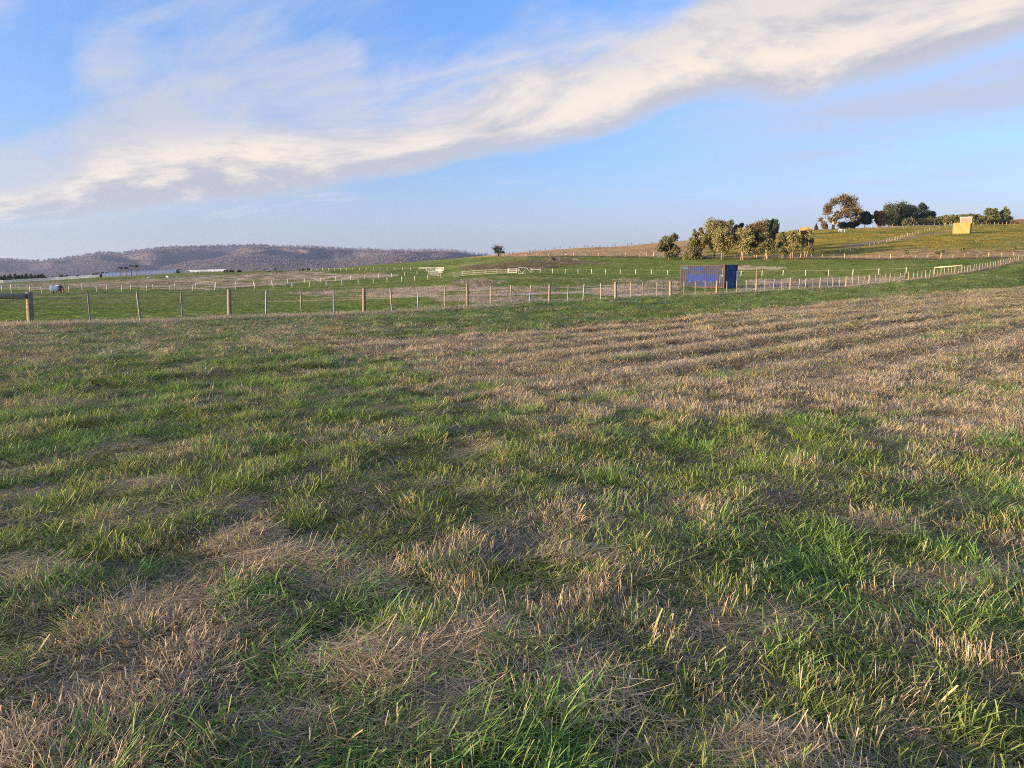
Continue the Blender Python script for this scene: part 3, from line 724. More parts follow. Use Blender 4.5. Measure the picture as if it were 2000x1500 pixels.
def frame_between(px0, px1, Y0, Y1, base=(0, 0)):
    return Vector(col_at(px0, Y0)), Vector(col_at(px1, Y1))
def rail_span(root, o0, p, q, hs, w_=.05, h_=.12, mat=M_CREAM, name='rail'):
    for h in hs:
        mb = MB(); mb.bar(p - o0 + Vector((0, -.10, h)), q - o0 + Vector((0, -.10, h)), w_, h_); put_mesh(name, mb.mesh(name, mat), root)
# post and rail run beside the gate
pr = [Vector(col_at(px, lane_Y(px))) for px in (903, 926, 948, 971, 992)]
root = thing('rail_fence', 'cream post and rail fence of three rails beside the brown rough mound', 'fence', pr[0])
for p in pr: put_mesh('post', CP, root, p - pr[0])
for p, q in zip(pr[:-1], pr[1:]): rail_span(root, pr[0], p, q, (1.22, .78, .36), .05, .13, M_GREY)
pr2 = [Vector(col_at(px, lane_Y(px))) for px in (993.5, 1010)]
root = thing('rail_fence', 'short bright cream panel of three rails joining the braced gate', 'fence', pr2[0])
for p in pr2: put_mesh('post', CP, root, p - pr2[0], (0, 0, 0), (1.25, 1.25, 1.03))
rail_span(root, pr2[0], *pr2, (1.24, .80, .38), .05, .16)
def gate(name, label, p, q, diag, H=1.25, mesh=False, rail=.028, mat=M_WHITE, lift=.12):
    root = thing(name, label, 'gate', p); L_ = (q - p).length; dv = (q - p)
    def at(u_, h): return dv * u_ + Vector((0, 0, lift + h * (H - lift)))
    fr = MB()
    for s_, e_ in ((at(.03, 0), at(.97, 0)), (at(.03, 1), at(.97, 1)), (at(.03, 0), at(.03, 1)), (at(.97, 0), at(.97, 1))): fr.tube([s_, e_], rail, 6)
    put_mesh('gate_frame', fr.mesh('gate_frame', mat), root)
    for (u0, h0, u1, h1) in diag:
        mb = MB(); mb.tube([at(u0, h0), at(u1, h1)], rail * .95, 6); put_mesh('brace', mb.mesh('brace', mat), root)
    if mesh:
        mb = MB()
        n_ = int(L_ / .22)
        for k in range(1, n_): mb.tube([at(.03 + .94 * k / n_, 0), at(.03 + .94 * k / n_, 1)], .009, 4, 0, False)
        for k in range(1, 6): mb.tube([at(.03, k / 6), at(.97, k / 6)], .009, 4, 0, False)
        put_mesh('mesh_panel', mb.mesh('mesh_panel', M_WIRE), root)
    return root
gate('farm_gate', 'white tubular gate with zigzag braces in the middle of the lane fence', Vector(col_at(1012, lane_Y(1012))), Vector(col_at(1036, lane_Y(1036))), ((.05, .8, .32, .02), (.32, .02, .70, .98), (.70, .98, .97, .2)), 1.5)
p1, p2 = Vector(col_at(1037.5, lane_Y(1037))), Vector(col_at(1055, lane_Y(1055)))
root = thing('stay_frame', 'pair of cream posts joined by one top rail right beside the braced gate', 'fence stay', p1)
for p in (p1, ): put_mesh('post', CP, root, p - p1, (0, 0, 0), (1.2, 1.2, 1.05))
rail_span(root, p1, p1, p2, (1.15,), .07, .13)
gate('mesh_gate', 'grey wire mesh gate low in the lane between cream posts', Vector(col_at(839, lb(838) - 4)), Vector(col_at(858, lb(838) - 14)), (), 1.2, True, .02, M_WIRE)
gate('mesh_gate', 'grey wire mesh panel hung at the open end of the post and rail fence', Vector(col_at(884, lane_Y(884))), Vector(col_at(902, lane_Y(902))), (), 1.25, True, .03, M_GREY)
# upper gate group
g = [Vector(col_at(px, Y)) for px, Y in ((819, 246), (833, 243), (852, 240), (867, 238))]
root = thing('stay_frame', 'cream posts with a single top rail left of the upper gate', 'fence stay', g[0])
put_mesh('post', CP, root, (0, 0, 0)); put_mesh('post', CP, root, g[1] - g[0]); rail_span(root, g[0], g[0], g[1], (1.2,), .07, .16)
gate('farm_gate', 'pale mesh gate with one slanting brace at the top of the lane', g[1], g[2], ((.38, .98, .78, .02),), 1.35, True, .03)
root = thing('rail_fence', 'short cream three rail panel right of the upper gate', 'fence', g[2])
put_mesh('post', CP, root, (0, 0, 0)); put_mesh('post', CP, root, g[3] - g[2]); rail_span(root, g[2], g[2], g[3], (1.22, .82, .42), .05, .17)
# lattice wing
p, q = Vector(col_at(856, 226)), Vector(col_at(864, 222)); root = thing('lattice_panel', 'small pinkish white lattice panel standing before the upper rail panel', 'panel', p)
mb = MB(); dv = q - p
for k in range(5): mb.bar(dv * (k / 4) + Vector((0, 0, .05)), dv * (k / 4) + Vector((0, 0, 1.35)), .07, .03)
put_mesh('upright', mb.mesh('upright', M_WHITE), root)
mb = MB()
for k in range(4): mb.bar(Vector((0, -.04, .15 + .3 * k)), dv + Vector((0, -.04, .35 + .3 * k)), .03, .07)
put_mesh('slat', mb.mesh('slat', plain('faded_pink_board', (.55, .40, .38), .7)), root)
# gate frame without its gate, far right
ga, gb = Vector(col_at(1824, 124)), Vector(col_at(1876, 121.5))
root = thing('timber_frame', 'timber frame of two posts and a long top rail toward the right of the fence', 'gate frame', ga)
for p in (ga, gb):
    mb = MB(); mb.tube([(0, 0, -.4), (0, 0, 1.46)], [.11, .10], 10); put_mesh('post', mb.mesh('post', M_PINE), root, p - ga)
mb = MB(); mb.tube([Vector((0, 0, 1.30)), gb - ga + Vector((0, 0, 1.30))], .10, 10); put_mesh('top_rail', mb.mesh('top_rail', wood('pale_rail', (.40, .33, .21), (.58, .50, .33), 7, .8, 1.0)), root)

# ------------------------------------------------------------------ fences of the hill
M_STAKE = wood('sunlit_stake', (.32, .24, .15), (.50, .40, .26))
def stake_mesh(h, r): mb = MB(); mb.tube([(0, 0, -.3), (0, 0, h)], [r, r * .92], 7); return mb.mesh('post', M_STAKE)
SK_B, SK_S = stake_mesh(1.3, .11), stake_mesh(1.15, .055)
def stake_row(name, label, pts, kinds, wires=(1.0, .7, .4)):
    o0 = Vector(pts[0]); root = thing(name, label, 'fence', o0)
    for p, k in zip(pts, kinds): put_mesh('post', SK_B if k else SK_S, root, Vector(p) - o0, (G_(0, .02), G_(0, .02), 0), (1, 1, U(.92, 1.08)))
    for h in wires:
        mb = MB(); mb.tube([Vector(p) - o0 + Vector((0, -.05, h)) for p in pts], .006, 3); put_mesh('wire', mb.mesh('wire', M_WIRE), root)
    return root
px = 1026.0; pts, kinds = [], []; k = 0
footY = lambda p: np.interp(p, [1000, 1037, 1200, 1370, 1550, 1784, 1900, 2060], [262, 259, 233, 200, 188, 170, 166, 165])
while px < 2020:
    pts.append(col_at(px, float(footY(px)), 503)); kinds.append(k % 4 == 0 or (px < 1250 and k % 2 == 0)); px += U(.92, 1.08) * 2.9 * FPX / float(footY(px)) * (1 if px > 1270 else 1.5); k += 1
stake_row('hill_fence', 'old post and wire fence along the foot of the sunlit slope', pts, kinds)
pa, pb = Vector(col_at(1263, 221, 502)), Vector(col_at(1276.5, 219, 502))
root = thing('stay_frame', 'dark timber H frame standing in the slope fence left of the first tree', 'fence stay', pa)
for p, mt in ((pa, M_PINE), (pb, M_STAKE)):
    mb = MB(); mb.tube([(0, 0, -.3), (0, 0, 1.5)], [.14, .13], 8); put_mesh('post', mb.mesh('post', mt), root, p - pa)
mb = MB(); mb.tube([Vector((0, 0, 1.42)), pb - pa + Vector((0, 0, 1.42))], .10, 8); put_mesh('rail', mb.mesh('rail', plain('dark_rail', (.05, .04, .03), .9)), root)
race = [(1641, 496), (1651, 494.5), (1656, 493.5), (1661, 493), (1666, 490.5), (1676, 487), (1681, 486.2), (1690, 485.3), (1698, 483.5), (1707, 480.5), (1716, 477.5), (1725, 475), (1732, 473), (1737, 471.8), (1742, 470.4), (1748, 469),
        (1753, 467.6), (1758, 466), (1762, 464.8), (1767, 463.6), (1772, 462.2), (1777, 461), (1782, 459.8), (1787, 458.5), (1793, 457), (1799, 455.5), (1805, 454), (1811, 452.4), (1816, 451), (1822, 450), (1828, 448.8), (1834, 447.6), (1840, 446.4), (1846, 445.4)]
stake_row('hill_fence', 'fence of thin stakes climbing the slope beside the bare dirt track', [hit(*p) for p in race], [i in (0, 3, 5, 8, 12, 15, 20, 24, 28, 31) for i in range(len(race))])
crest = [(1702 + 10.2 * k) for k in range(16)]
cp = [col_at(px, float(np.interp(px, [1700, 1790, 1865], [327, 333, 341])), 443) for px in crest]
root = stake_row('hill_fence', 'fence on the crest in front of the dark pines with a pale low rail', cp, [k % 2 == 0 for k in range(16)])
o0 = Vector(cp[0]); mb = MB()
for p, q in zip(cp[:-1], cp[1:]): mb.bar(Vector(p) - o0 + Vector((0, -.2, .32)), Vector(q) - o0 + Vector((0, -.2, .32)), .05, .28)
put_mesh('low_rail', mb.mesh('low_rail', M_CREAM), root)
pts = [col_at(px, float(np.interp(px, [1838, 1990], [334, 345])), 438) for px in np.arange(1846, 1984, 8.0)]
stake_row('hill_fence', 'stake fence on the crest below the clipped cypress row at the right', pts, [k % 3 == 0 for k in range(len(pts))])
# paling screen at the right edge
pp = Vector(col_at(1972, 350, 437)); root = thing('paling_fence', 'tall orange brown paling fence on the crest at the right edge', 'fence', pp)
plm = MB().box(-.11, .11, -.02, .02, -.3, 2.35).mesh('plank', wood('orange_plank', (.30, .155, .075), (.48, .27, .14)))
for k in range(44):
    q = Vector(col_at(1972 + k * .98, 350 + .1 * k, 437)); put_mesh('plank', plm, root, q - pp, (0, 0, 0), (1, 1, U(.94, 1.04) * (.8 + .2 * min(1, k / 8))))
# white rails on the far crest at the left
wp = [Vector(col_at(px, float(np.interp(px, [-80, 0, 100, 200], [398, 398, 406, 412])), 548)) for px in np.arange(-65, 200, 11.8)]
root = thing('white_fence', 'long white horse fence of close rails on the skyline before the conifers', 'fence', wp[0])
wpm = MB().box(-.10, .10, -.10, .10, -.3, 1.6).mesh('post', M_WHITE)
for p in wp: put_mesh('post', wpm, root, p - wp[0])
for h in (1.42, 1.02, .62, .25):
    mb = MB()
    for p, q in zip(wp[:-1], wp[1:]): mb.bar(p - wp[0] + Vector((0, -.12, h)), q - wp[0] + Vector((0, -.12, h)), .05, .24)
    put_mesh('rail', mb.mesh('rail', M_WHITE), root)
wp = [Vector(col_at(px, float(np.interp(px, [340, 445], [424, 424])), 532)) for px in np.arange(347, 446, 8.6)]
root = thing('white_fence', 'low white railing on the skyline right of the long pale shed', 'fence', wp[0])
for p in wp: put_mesh('post', wpm, root, p - wp[0], (0, 0, 0), (1, 1, .95))
for h in (1.3, .9, .5):
    mb = MB()
    for p, q in zip(wp[:-1], wp[1:]): mb.bar(p - wp[0] + Vector((0, -.12, h)), q - wp[0] + Vector((0, -.12, h)), .05, .24)
    put_mesh('rail', mb.mesh('rail', M_WHITE), root)

# ------------------------------------------------------------------ shipping container
m_, t_, o_ = material('container_paint')
pc = t_.new('ShaderNodeTexCoord').outputs['Object']; cx, cy, cz = t_.sep(pc)
n1 = t_.noise(pc, 1.6, 5, .65); n2 = t_.noise(t_.vm('MULTIPLY', pc, (1, 1, .22)), 5.5, 5, .7, .6); n3 = t_.noise(pc, 14, 4, .7)
base = t_.mix(t_.sm(n1, .35, .65), (.026, .032, .060), (.040, .043, .064))
base = t_.mix(t_.mul(t_.sm(n2, .42, .66), .75), base, (.058, .046, .040))
blue = t_.mix(t_.sm(n3, .3, .7), (.016, .030, .125), (.030, .048, .185))
edge_n = t_.mul(t_.sub(n1, .5), 1.1)
zone = t_.mul(t_.mul(t_.sm(t_.add(cz, edge_n), .62, .80), t_.sub(1.0, t_.sm(t_.add(cz, edge_n), 1.50, 1.68))), t_.mul(t_.sm(cx, -5.2, -4.9), t_.sub(1.0, t_.sm(t_.add(cx, edge_n), -1.35, -1.0))))
low_z = t_.mul(t_.mul(t_.sub(1.0, t_.sm(cz, .45, .60)), t_.sm(cx, -3.6, -3.3)), t_.sub(1.0, t_.sm(cx, -2.4, -2.0)))
hi_z = t_.mul(t_.mul(t_.sm(cz, 1.85, 1.95), t_.sub(1.0, t_.sm(cz, 2.3, 2.36))), t_.mul(t_.sm(cx, -4.3, -4.0), t_.sub(1.0, t_.sm(cx, -2.9, -2.6))))
bz = t_.mul(t_.mx(zone, t_.mul(t_.mx(low_z, hi_z), .6)), t_.sm(n2, .30, .52))
c_ = t_.mix(bz, base, blue)
rust = t_.mul(t_.sm(n3, .56, .70), t_.sm(n1, .48, .62)); c_ = t_.mix(t_.mul(rust, .8), c_, (.13, .06, .035))
principled(t_, o_, c_, .85, None, .04); M_CONT = m_
m_, t_, o_ = material('container_end_paint')
pc = t_.new('ShaderNodeTexCoord').outputs['Object']; n1 = t_.noise(pc, 2.5, 5, .65); n2 = t_.noise(t_.vm('MULTIPLY', pc, (1, 1, .2)), 6, 5, .7)
c_ = t_.mix(t_.sm(n1, .35, .65), (.040, .068, .16), (.060, .10, .235)); c_ = t_.mix(t_.mul(t_.sm(n2, .58, .74), .6), c_, (.34, .36, .40))
principled(t_, o_, c_, .8, None, .06); M_CEND = m_
M_RUST = plain('rusty_frame', (.080, .048, .038), .8, .35, 8, .1)
M_STICK = plain('white_sticker', (.20, .20, .20), .6); M_TEAL = plain('teal_decal', (.008, .042, .075), .6)
LC, WC, HC = 6.06, 2.44, 2.59
ca_ = math.radians(-51)                         # long side turned to the left of the view
cr = Vector(col_at(1414, 79.5, 566)); cr.z = gz(cr.x - 2, cr.y + 1) + .02
cont = thing('shipping_container', 'weathered blue and grey steel shipping container in the paddock behind the wire fence', 'container', cr, ca_)
def corr(x0, x1, z0, z1, plane, pitch_, depth, axis='x', flip=False):
    mb = MB(); prof = []; u = x0
    while u < x1 - 1e-6:
        for du, dd_ in ((0, 0), (.34, 0), (.5, depth), (.84, depth)): prof.append((min(u + du * pitch_, x1), dd_))
        u += pitch_
    prof.append((x1, 0))
    for u_, d_ in prof:
        for z_ in (z0, z1): mb.v.append((u_, plane + d_, z_) if axis == 'x' else (plane + d_, u_, z_))
    for k in range(len(prof) - 1):
        q = (2 * k, 2 * k + 2, 2 * k + 3, 2 * k + 1); mb.face(q if not flip else q[::-1])
    return mb
# local frame: x along the long side (0 = near right corner, -LC = left end), y away from the viewer
put_mesh('side_wall', corr(-LC + .16, -.16, .16, HC - .11, .02, .278, .036).mesh('side_wall', M_CONT), cont)
put_mesh('side_wall', corr(-LC + .16, -.16, .16, HC - .11, WC - .02, .278, -.036, 'x', True).mesh('side_wall', M_CONT), cont)
put_mesh('end_wall', corr(.14, WC - .14, .16, HC - .11, -.03, .25, -.04, 'y').mesh('end_wall', M_CEND), cont)
mb = MB(); mb.box(-LC + .02, -LC + .06, .14, WC - .14, .16, HC - .11); put_mesh('end_wall', mb.mesh('end_wall', M_CONT), cont)
for X_ in (-LC, -.15):
    for Y_ in (0, WC - .15):
        put_mesh('corner_post', MB().box(X_, X_ + .15, Y_, Y_ + .15, .118, HC - .118).mesh('corner_post', M_RUST), cont)
        for Z_ in (0, HC - .118): put_mesh('corner_casting', MB().box(X_ - .006, X_ + .166, Y_ - .006, Y_ + .156, Z_, Z_ + .118).mesh('corner_casting', M_RUST), cont)
for Y_ in (.0, WC - .06):
    put_mesh('bottom_rail', MB().box(-LC + .16, -.16, Y_, Y_ + .06, .02, .16).mesh('bottom_rail', M_RUST), cont)
    put_mesh('top_rail', MB().box(-LC + .16, -.16, Y_, Y_ + .06, HC - .11, HC - .03).mesh('top_rail', M_RUST), cont)
for X_ in (-LC + .0, -.07):
    put_mesh('end_rail', MB().box(X_, X_ + .06, .16, WC - .16, .02, .16).mesh('end_rail', M_CEND), cont)
    put_mesh('end_rail', MB().box(X_, X_ + .06, .16, WC - .16, HC - .11, HC - .02).mesh('end_rail', M_CEND), cont)
put_mesh('roof', MB().box(-LC + .03, -.03, .03, WC - .03, HC - .034, HC - .022).mesh('roof', M_RUST), cont)
put_mesh('floor', MB().box(-LC + .08, -.08, .08, WC - .08, .08, .15).mesh('floor', M_RUST), cont)
def decal(x0, x1, z0, z1, mat, y=.012): put_mesh('sticker', MB().box(x0, x1, y - .004, y + .002, z0, z1).mesh('sticker', mat), cont)
decal(-5.78, -5.02, 2.13, 2.40, M_TEAL)
for x0, z1, n_ in ((-.62, 1.50, 7), (-.30, 2.25, 5)):
    for k in range(n_): decal(x0, x0 + .07, z1 - .14 * k - .10, z1 - .14 * k, M_STICK)
decal(-.40, -.24, 1.30, 1.46, M_STICK)
decal(-5.55, -5.45, .26, .38, M_STICK)
for k, xx in enumerate((-4.75, -2.85, -2.72, -1.9)): decal(xx, xx + .07, .66 + .05 * (k % 3), .74 + .05 * (k % 3), plain('red_flake', (.25, .05, .05), .7) if k % 3 == 2 else M_STICK)
# narrow white ribbed panel by the far corner
wpn = Vector((math.cos(ca_) * .25 - math.sin(ca_) * 2.05, math.sin(ca_) * .25 + math.cos(ca_) * 2.05, 0)) + cr; wpn.z = gz(wpn.x, wpn.y)
root = thing('ribbed_panel', 'narrow white ribbed panel standing at the far corner of the blue container', 'panel', wpn)
put_mesh('backboard', MB().box(-.10, .12, .03, .07, .25, 1.95).mesh('backboard', M_WHITE), root)
rib = MB().box(-.11, .13, -.02, .028, 0, .085).mesh('rib', M_WHITE)
for k in range(12): put_mesh('rib', rib, root, (0, 0, .28 + .14 * k))

# ------------------------------------------------------------------ sheds
M_TANW = plain('tan_sheet', (.30, .205, .05), .55, .08); M_TANR = plain('pale_roof', (.24, .16, .115), .6, .08); M_DARKW = plain('shaded_grey_sheet', (.16, .165, .17), .6)  # grey sheet: right walls coloured as in shade, also the upper roof
def hut(name, label, px0, px1, py_base, py_top, depth, extra=True):
    pm = hit((px0 + px1) / 2, py_base); k = pm[1] / FPX; W_ = (px1 - px0) * k; H_ = (py_base - py_top) * k * 1.01
    a_ = -math.atan2(pm[0], pm[1]); root = thing(name, label, 'shed', (pm[0], pm[1], pm[2] - .1), a_ + .10)
    put_mesh('front_wall', corr(-W_ / 2, W_ / 2, -.4, H_, 0, .35, .03).mesh('front_wall', M_TANW), root)
    put_mesh('side_wall', MB().box(W_ / 2 - .04, W_ / 2 + .04, .04, depth, -.6, H_ + .0).mesh('side_wall', M_DARKW), root)  # right wall darkened in colour to stand for its shaded face
    put_mesh('side_wall', MB().box(-W_ / 2 - .04, -W_ / 2 + .04, .04, depth, -.6, H_ + .0).mesh('side_wall', M_TANW), root)
    put_mesh('rear_wall', MB().box(-W_ / 2, W_ / 2, depth + .01, depth + .06, -.6, H_).mesh('rear_wall', M_TANW), root)
    put_mesh('roof', MB().box(-W_ / 2 - .1, W_ / 2 + .12, -.1, depth + .15, H_ + .003, H_ + .09).mesh('roof', M_TANR if not extra else M_TANW), root)
    return root, W_, H_, k
root, W_, H_, k = hut('field_shed', 'tan sheet metal shed with a taller white edged bay, alone on the sunny slope', 1864, 1891, 456.5, 436, 3.0)
xa, xb = (1874 - 1877.5) * k, (1893.5 - 1877.5) * k; za, zb = H_ - .2, (456.5 - 424) * k
put_mesh('upper_wall', corr(xa + .18, xb - .18, za, zb - .35, 1.0, .35, .03).mesh('upper_wall', M_TANR), root)
put_mesh('upper_side_wall', MB().box(xb - .02, xb + .05, 1.06, 3.2, -.5, zb - .1).mesh('upper_side_wall', M_DARKW), root)  # shaded right face again, put into the colour
put_mesh('white_trim', MB().box(xa, xb, .90, 1.0, zb - .35, zb).box(xa, xa + .2, .90, 1.0, za, zb - .351).box(xb - .2, xb, .90, 1.0, za - .1, zb - .351).mesh('white_trim', plain('off_white_trim', (.33, .29, .26), .6, .05)), root)
put_mesh('upper_roof', MB().box(xa, xb + .05, 1.001, 3.2, zb - .1, zb - .02).mesh('upper_roof', M_DARKW), root)
hut('field_shed', 'small flat roofed tan hut half hidden by the tree at the top of the slope', 1563, 1583, 459, 444.5, 4.2, False)
# white A frame
p = Vector(hit(1642, 454.5)); k = p.y / FPX; root = thing('trestle', 'white A frame trestle on the grass below the large gum tree', 'trestle', p)
for a_, b_ in ((-6, -3), (1.2, -2.4)):
    mb = MB(); mb.bar((a_ * k, -.3, 0), (b_ * k, -.2, 6.8 * k), .2, .2); put_mesh('leg', mb.mesh('leg', M_WHITE), root)
mb = MB(); mb.bar((7.5 * k, 0, 0), (7.2 * k, 0, 6 * k), .2, .2); put_mesh('leg', mb.mesh('leg', M_WHITE), root)
mb = MB(); mb.tube([(-3 * k, 0, 5.2 * k), (7.2 * k, .3, 5.0 * k)], [1.5 * k, 1.8 * k], 10); put_mesh('barrel', mb.mesh('barrel', plain('pale_grey_barrel', (.55, .55, .56), .5)), root)
# small open frame on the skyline
p = Vector(col_at(776, 404, 512)); k = 404 / FPX; root = thing('open_shelter', 'small dark open shelter frame on the skyline of the green field', 'shelter', p)
for X_ in (-6, 6):
    mb = MB(); mb.bar((X_ * k, 0, -.3), (X_ * k, 0, (4.6 + X_ * .12) * k), .22, .22); put_mesh('post', mb.mesh('post', M_STAKE), root)
mb = MB(); mb.bar((-7 * k, 0, 4.0 * k), (6.6 * k, 0, 5.6 * k), 1.6, .35); put_mesh('roof', mb.mesh('roof', plain('dark_roof', (.06, .045, .04), .8)), root)
# long pale shed on the skyline
pa, pb = Vector(col_at(200, 415, 541)), Vector(col_at(345, 421, 534)); dv = pb - pa; root = thing('long_shed', 'long low pale blue shed with a gabled left end behind the palms', 'shed', pa)
ax = Vector((dv.x, dv.y, 0)).normalized(); nx = Vector((-ax.y, ax.x, 0)); k = 415 / FPX
M_PALE = plain('pale_sheet', (.15, .20, .34), .45, .05); M_PALE2 = plain('pale_sheet_lilac', (.165, .19, .33), .45, .05)
N_ = 22
for i in range(N_):
    p, q = dv * (i / N_), dv * ((i + .94) / N_); mb = MB(); mb.bar(p + Vector((0, 0, .9)), q + Vector((0, 0, .9)), .08, 2.2); put_mesh('wall_panel', mb.mesh('wall_panel', (M_PALE, M_PALE2, M_PALE)[i % 3]), root)
mb = MB(); w_ = nx * 9
for P_ in (Vector((0, 0, 2.02)), w_ + Vector((0, 0, 2.02)), w_ * .5 + Vector((0, 0, 2.6))):
    mb.v += [tuple(P_ - ax * .3), tuple(P_ + dv + ax * .3)]
mb.face((0, 1, 5, 4)); mb.face((4, 5, 3, 2)); put_mesh('roof', mb.mesh('roof', plain('dull_blue_roof', (.10, .135, .22), .6)), root)
mb = MB(); mb.v += [tuple(v_ - ax * .05) for v_ in (Vector((0, 0, -.4)), w_ + Vector((0, 0, -.4)), w_ + Vector((0, 0, 2.01)), w_ * .5 + Vector((0, 0, 2.59)), Vector((0, 0, 2.01)))]
mb.face((0, 1, 2, 3, 4)); put_mesh('gable_wall', mb.mesh('gable_wall', M_WHITE), root)
p = Vector(col_at(412, 428, 531)); k = 428 / FPX; root = thing('pavilion', 'tiny white roofed pavilion above the low white railing', 'pavilion', p)
for X_ in (-3, 3):
    mb = MB(); mb.bar((X_ * k, 0, 0), (X_ * k, 0, 4 * k), .2, .2); put_mesh('post', mb.mesh('post', M_WHITE), root)
mb = MB(); mb.v = [(-4.5 * k, -1.5, 3.6 * k), (4.5 * k, -1.5, 3.6 * k), (4.5 * k, 1.5, 3.6 * k), (-4.5 * k, 1.5, 3.6 * k), (0, 0, 5.6 * k)]
for q in ((0, 1, 4), (1, 2, 4), (2, 3, 4), (3, 0, 4), (3, 2, 1, 0)): mb.face(q)
put_mesh('roof', mb.mesh('roof', M_WHITE), root)

# ------------------------------------------------------------------ animals
def skinned(name, nodes, edges, mat, sub=2, parent=None):
    me = bpy.data.meshes.new(name); me.from_pydata([n_[0] for n_ in nodes], edges, []); ob = bpy.data.objects.new(name, me); C.objects.link(ob)
    md = ob.modifiers.new('skin', 'SKIN'); md.use_smooth_shade = True
    for v_, n_ in zip(me.skin_vertices[0].data, nodes): v_.radius = n_[1] if isinstance(n_[1], tuple) else (n_[1], n_[1])
    me.skin_vertices[0].data[0].use_root = True
    ob.modifiers.new('sub', 'SUBSURF').levels = sub; ob.modifiers['sub'].render_levels = sub
    dg = bpy.context.evaluated_depsgraph_get(); m2 = bpy.data.meshes.new_from_object(ob.evaluated_get(dg)); m2.name = name; m2.materials.clear(); m2.materials.append(mat)
    bpy.data.objects.remove(ob); bpy.data.meshes.remove(me)
    return m2
M_BAY = plain('bay_coat', (.115, .045, .022), .6, .2); M_BLK = plain('dark_legs', (.018, .013, .011), .6)
hn = [((-.62, 0, 1.18), .28), ((-.25, 0, 1.12), (.30, .32)), ((.25, 0, 1.12), (.29, .33)), ((.62, 0, 1.16), (.24, .30)),   # trunk 0-3
      ((.92, 0, 1.05), (.15, .22)), ((1.16, 0, .74), (.10, .16)), ((1.26, 0, .50), (.09, .13)), ((1.20, 0, .26), (.075, .09)), ((1.15, 0, .08), (.055, .06)),  # neck head
      ((-.66, .16, .95), .16), ((-.58, .17, .68), .085), ((-.74, .17, .45), .055), ((-.70, .17, .10), .045), ((-.66, .17, .02), .055),
      ((-.62, -.16, .95), .16), ((-.42, -.17, .68), .085), ((-.50, -.17, .44), .055), ((-.38, -.17, .10), .045), ((-.34, -.17, .02), .055),
      ((.62, .14, .85), .11), ((.66, .14, .50), .06), ((.64, .14, .10), .04), ((.68, .14, .02), .052),
      ((.70, -.14, .85), .11), ((.82, -.14, .50), .06), ((.80, -.14, .10), .04), ((.84, -.14, .02), .052)]
he = [(0, 1), (1, 2), (2, 3), (3, 4), (4, 5), (5, 6), (6, 7), (7, 8), (0, 9), (9, 10), (10, 11), (11, 12), (12, 13), (0, 14), (14, 15), (15, 16), (16, 17), (17, 18), (3, 19), (19, 20), (20, 21), (21, 22), (3, 23), (23, 24), (24, 25), (25, 26)]
m_, t_, o_ = material('horse_coat'); pz = t_.sep(t_.new('ShaderNodeTexCoord').outputs['Object'])
c_ = t_.mix(t_.sm(pz[2], .35, .75), (.016, .011, .009), (.13, .05, .025))
sock = t_.mul(t_.sub(1.0, t_.sm(pz[2], .18, .24)), t_.mul(t_.sub(1.0, t_.sm(pz[0], -.56, -.52)), t_.sm(pz[1], .05, .08))); c_ = t_.mix(sock, c_, (.6, .58, .54))
principled(t_, o_, c_, .55); M_HORSE = m_
hp = Vector(col_at(111, 113, 577)); horse = thing('horse', 'bay horse in a blue rug grazing in the far paddock', 'horse', hp, -.22); horse.scale = (1.06, 1.06, 1.02)
put_mesh('body', skinned('body', hn, he, M_HORSE), horse)
rug = MB()                                   # rug draped over trunk: open below
rings = []
for X_, wy, zt, zb in ((-.93, .20, 1.30, .72), (-.80, .31, 1.46, .62), (-.45, .345, 1.53, .60), (0, .35, 1.50, .58), (.4, .345, 1.52, .58), (.68, .30, 1.52, .62), (.86, .24, 1.42, .66)):
    r_ = []
    for j in range(9):
        q = -1 + 2 * j / 8; a_ = abs(q); yy = wy * (math.sin(min(a_ / .62, 1) * PI / 2)) * (1 if q > 0 else -1); zz = zt - (.34 * (1 - math.cos(min(a_ / .62, 1) * PI / 2)) if a_ < .62 else .34 + (a_ - .62) / .38 * (zt - .34 - zb))
        r_.append(len(rug.v)); rug.v.append((X_, yy + (.015 * math.sin(X_ * 14 + j) if a_ > .5 else 0), zz))
    rings.append(r_)
for A_, B_ in zip(rings[:-1], rings[1:]):
    for j in range(8): rug.face((A_[j], B_[j], B_[j + 1], A_[j + 1]), 0, True)
m_, t_, o_ = material('rug_cloth'); ps = t_.new('ShaderNodeTexCoord').outputs['Object']; px_, py_, pz_ = t_.sep(ps)
nn = t_.noise(ps, 5, 4, .6); c_ = t_.mix(t_.sm(nn, .35, .65), (.028, .05, .13), (.05, .09, .19))
c_ = t_.mix(t_.mul(t_.sm(pz_, 1.33, 1.40), t_.sm(px_, -.05, .1)), c_, (.36, .30, .27))
c_ = t_.mix(t_.sub(1.0, t_.sm(t_.m('ABSOLUTE', t_.add(px_, .78)), .05, .08)), c_, (.20, .22, .28)); c_ = t_.mix(t_.sm(px_, .78, .82), c_, (.25, .24, .24))
principled(t_, o_, c_, .8); rm = rug.mesh('rug', m_); ro = put_mesh('rug', rm, horse); sd = ro.modifiers.new('thick', 'SOLIDIFY'); sd.thickness = .02; sd.offset = 1
mn = MB(); mn.tube([(.80, 0, 1.46), (1.0, .0, 1.27), (1.22, 0, .95), (1.34, 0, .72)], [.05, .07, .06, .03], 6); put_mesh('mane', mn.mesh('mane', M_BLK), horse)
tl = MB(); tl.tube([(-.88, 0, 1.22), (-.98, 0, 1.05), (-1.0, .02, .7), (-.96, .03, .42)], [.04, .06, .07, .02], 6); put_mesh('tail', tl.mesh('tail', M_BLK), horse)
for s_ in (-1, 1):
    mb = MB(); mb.tube([(1.25, s_ * .06, .62), (1.33, s_ * .085, .70)], [.03, .006], 5); put_mesh('ear', mb.mesh('ear', M_BAY), horse)
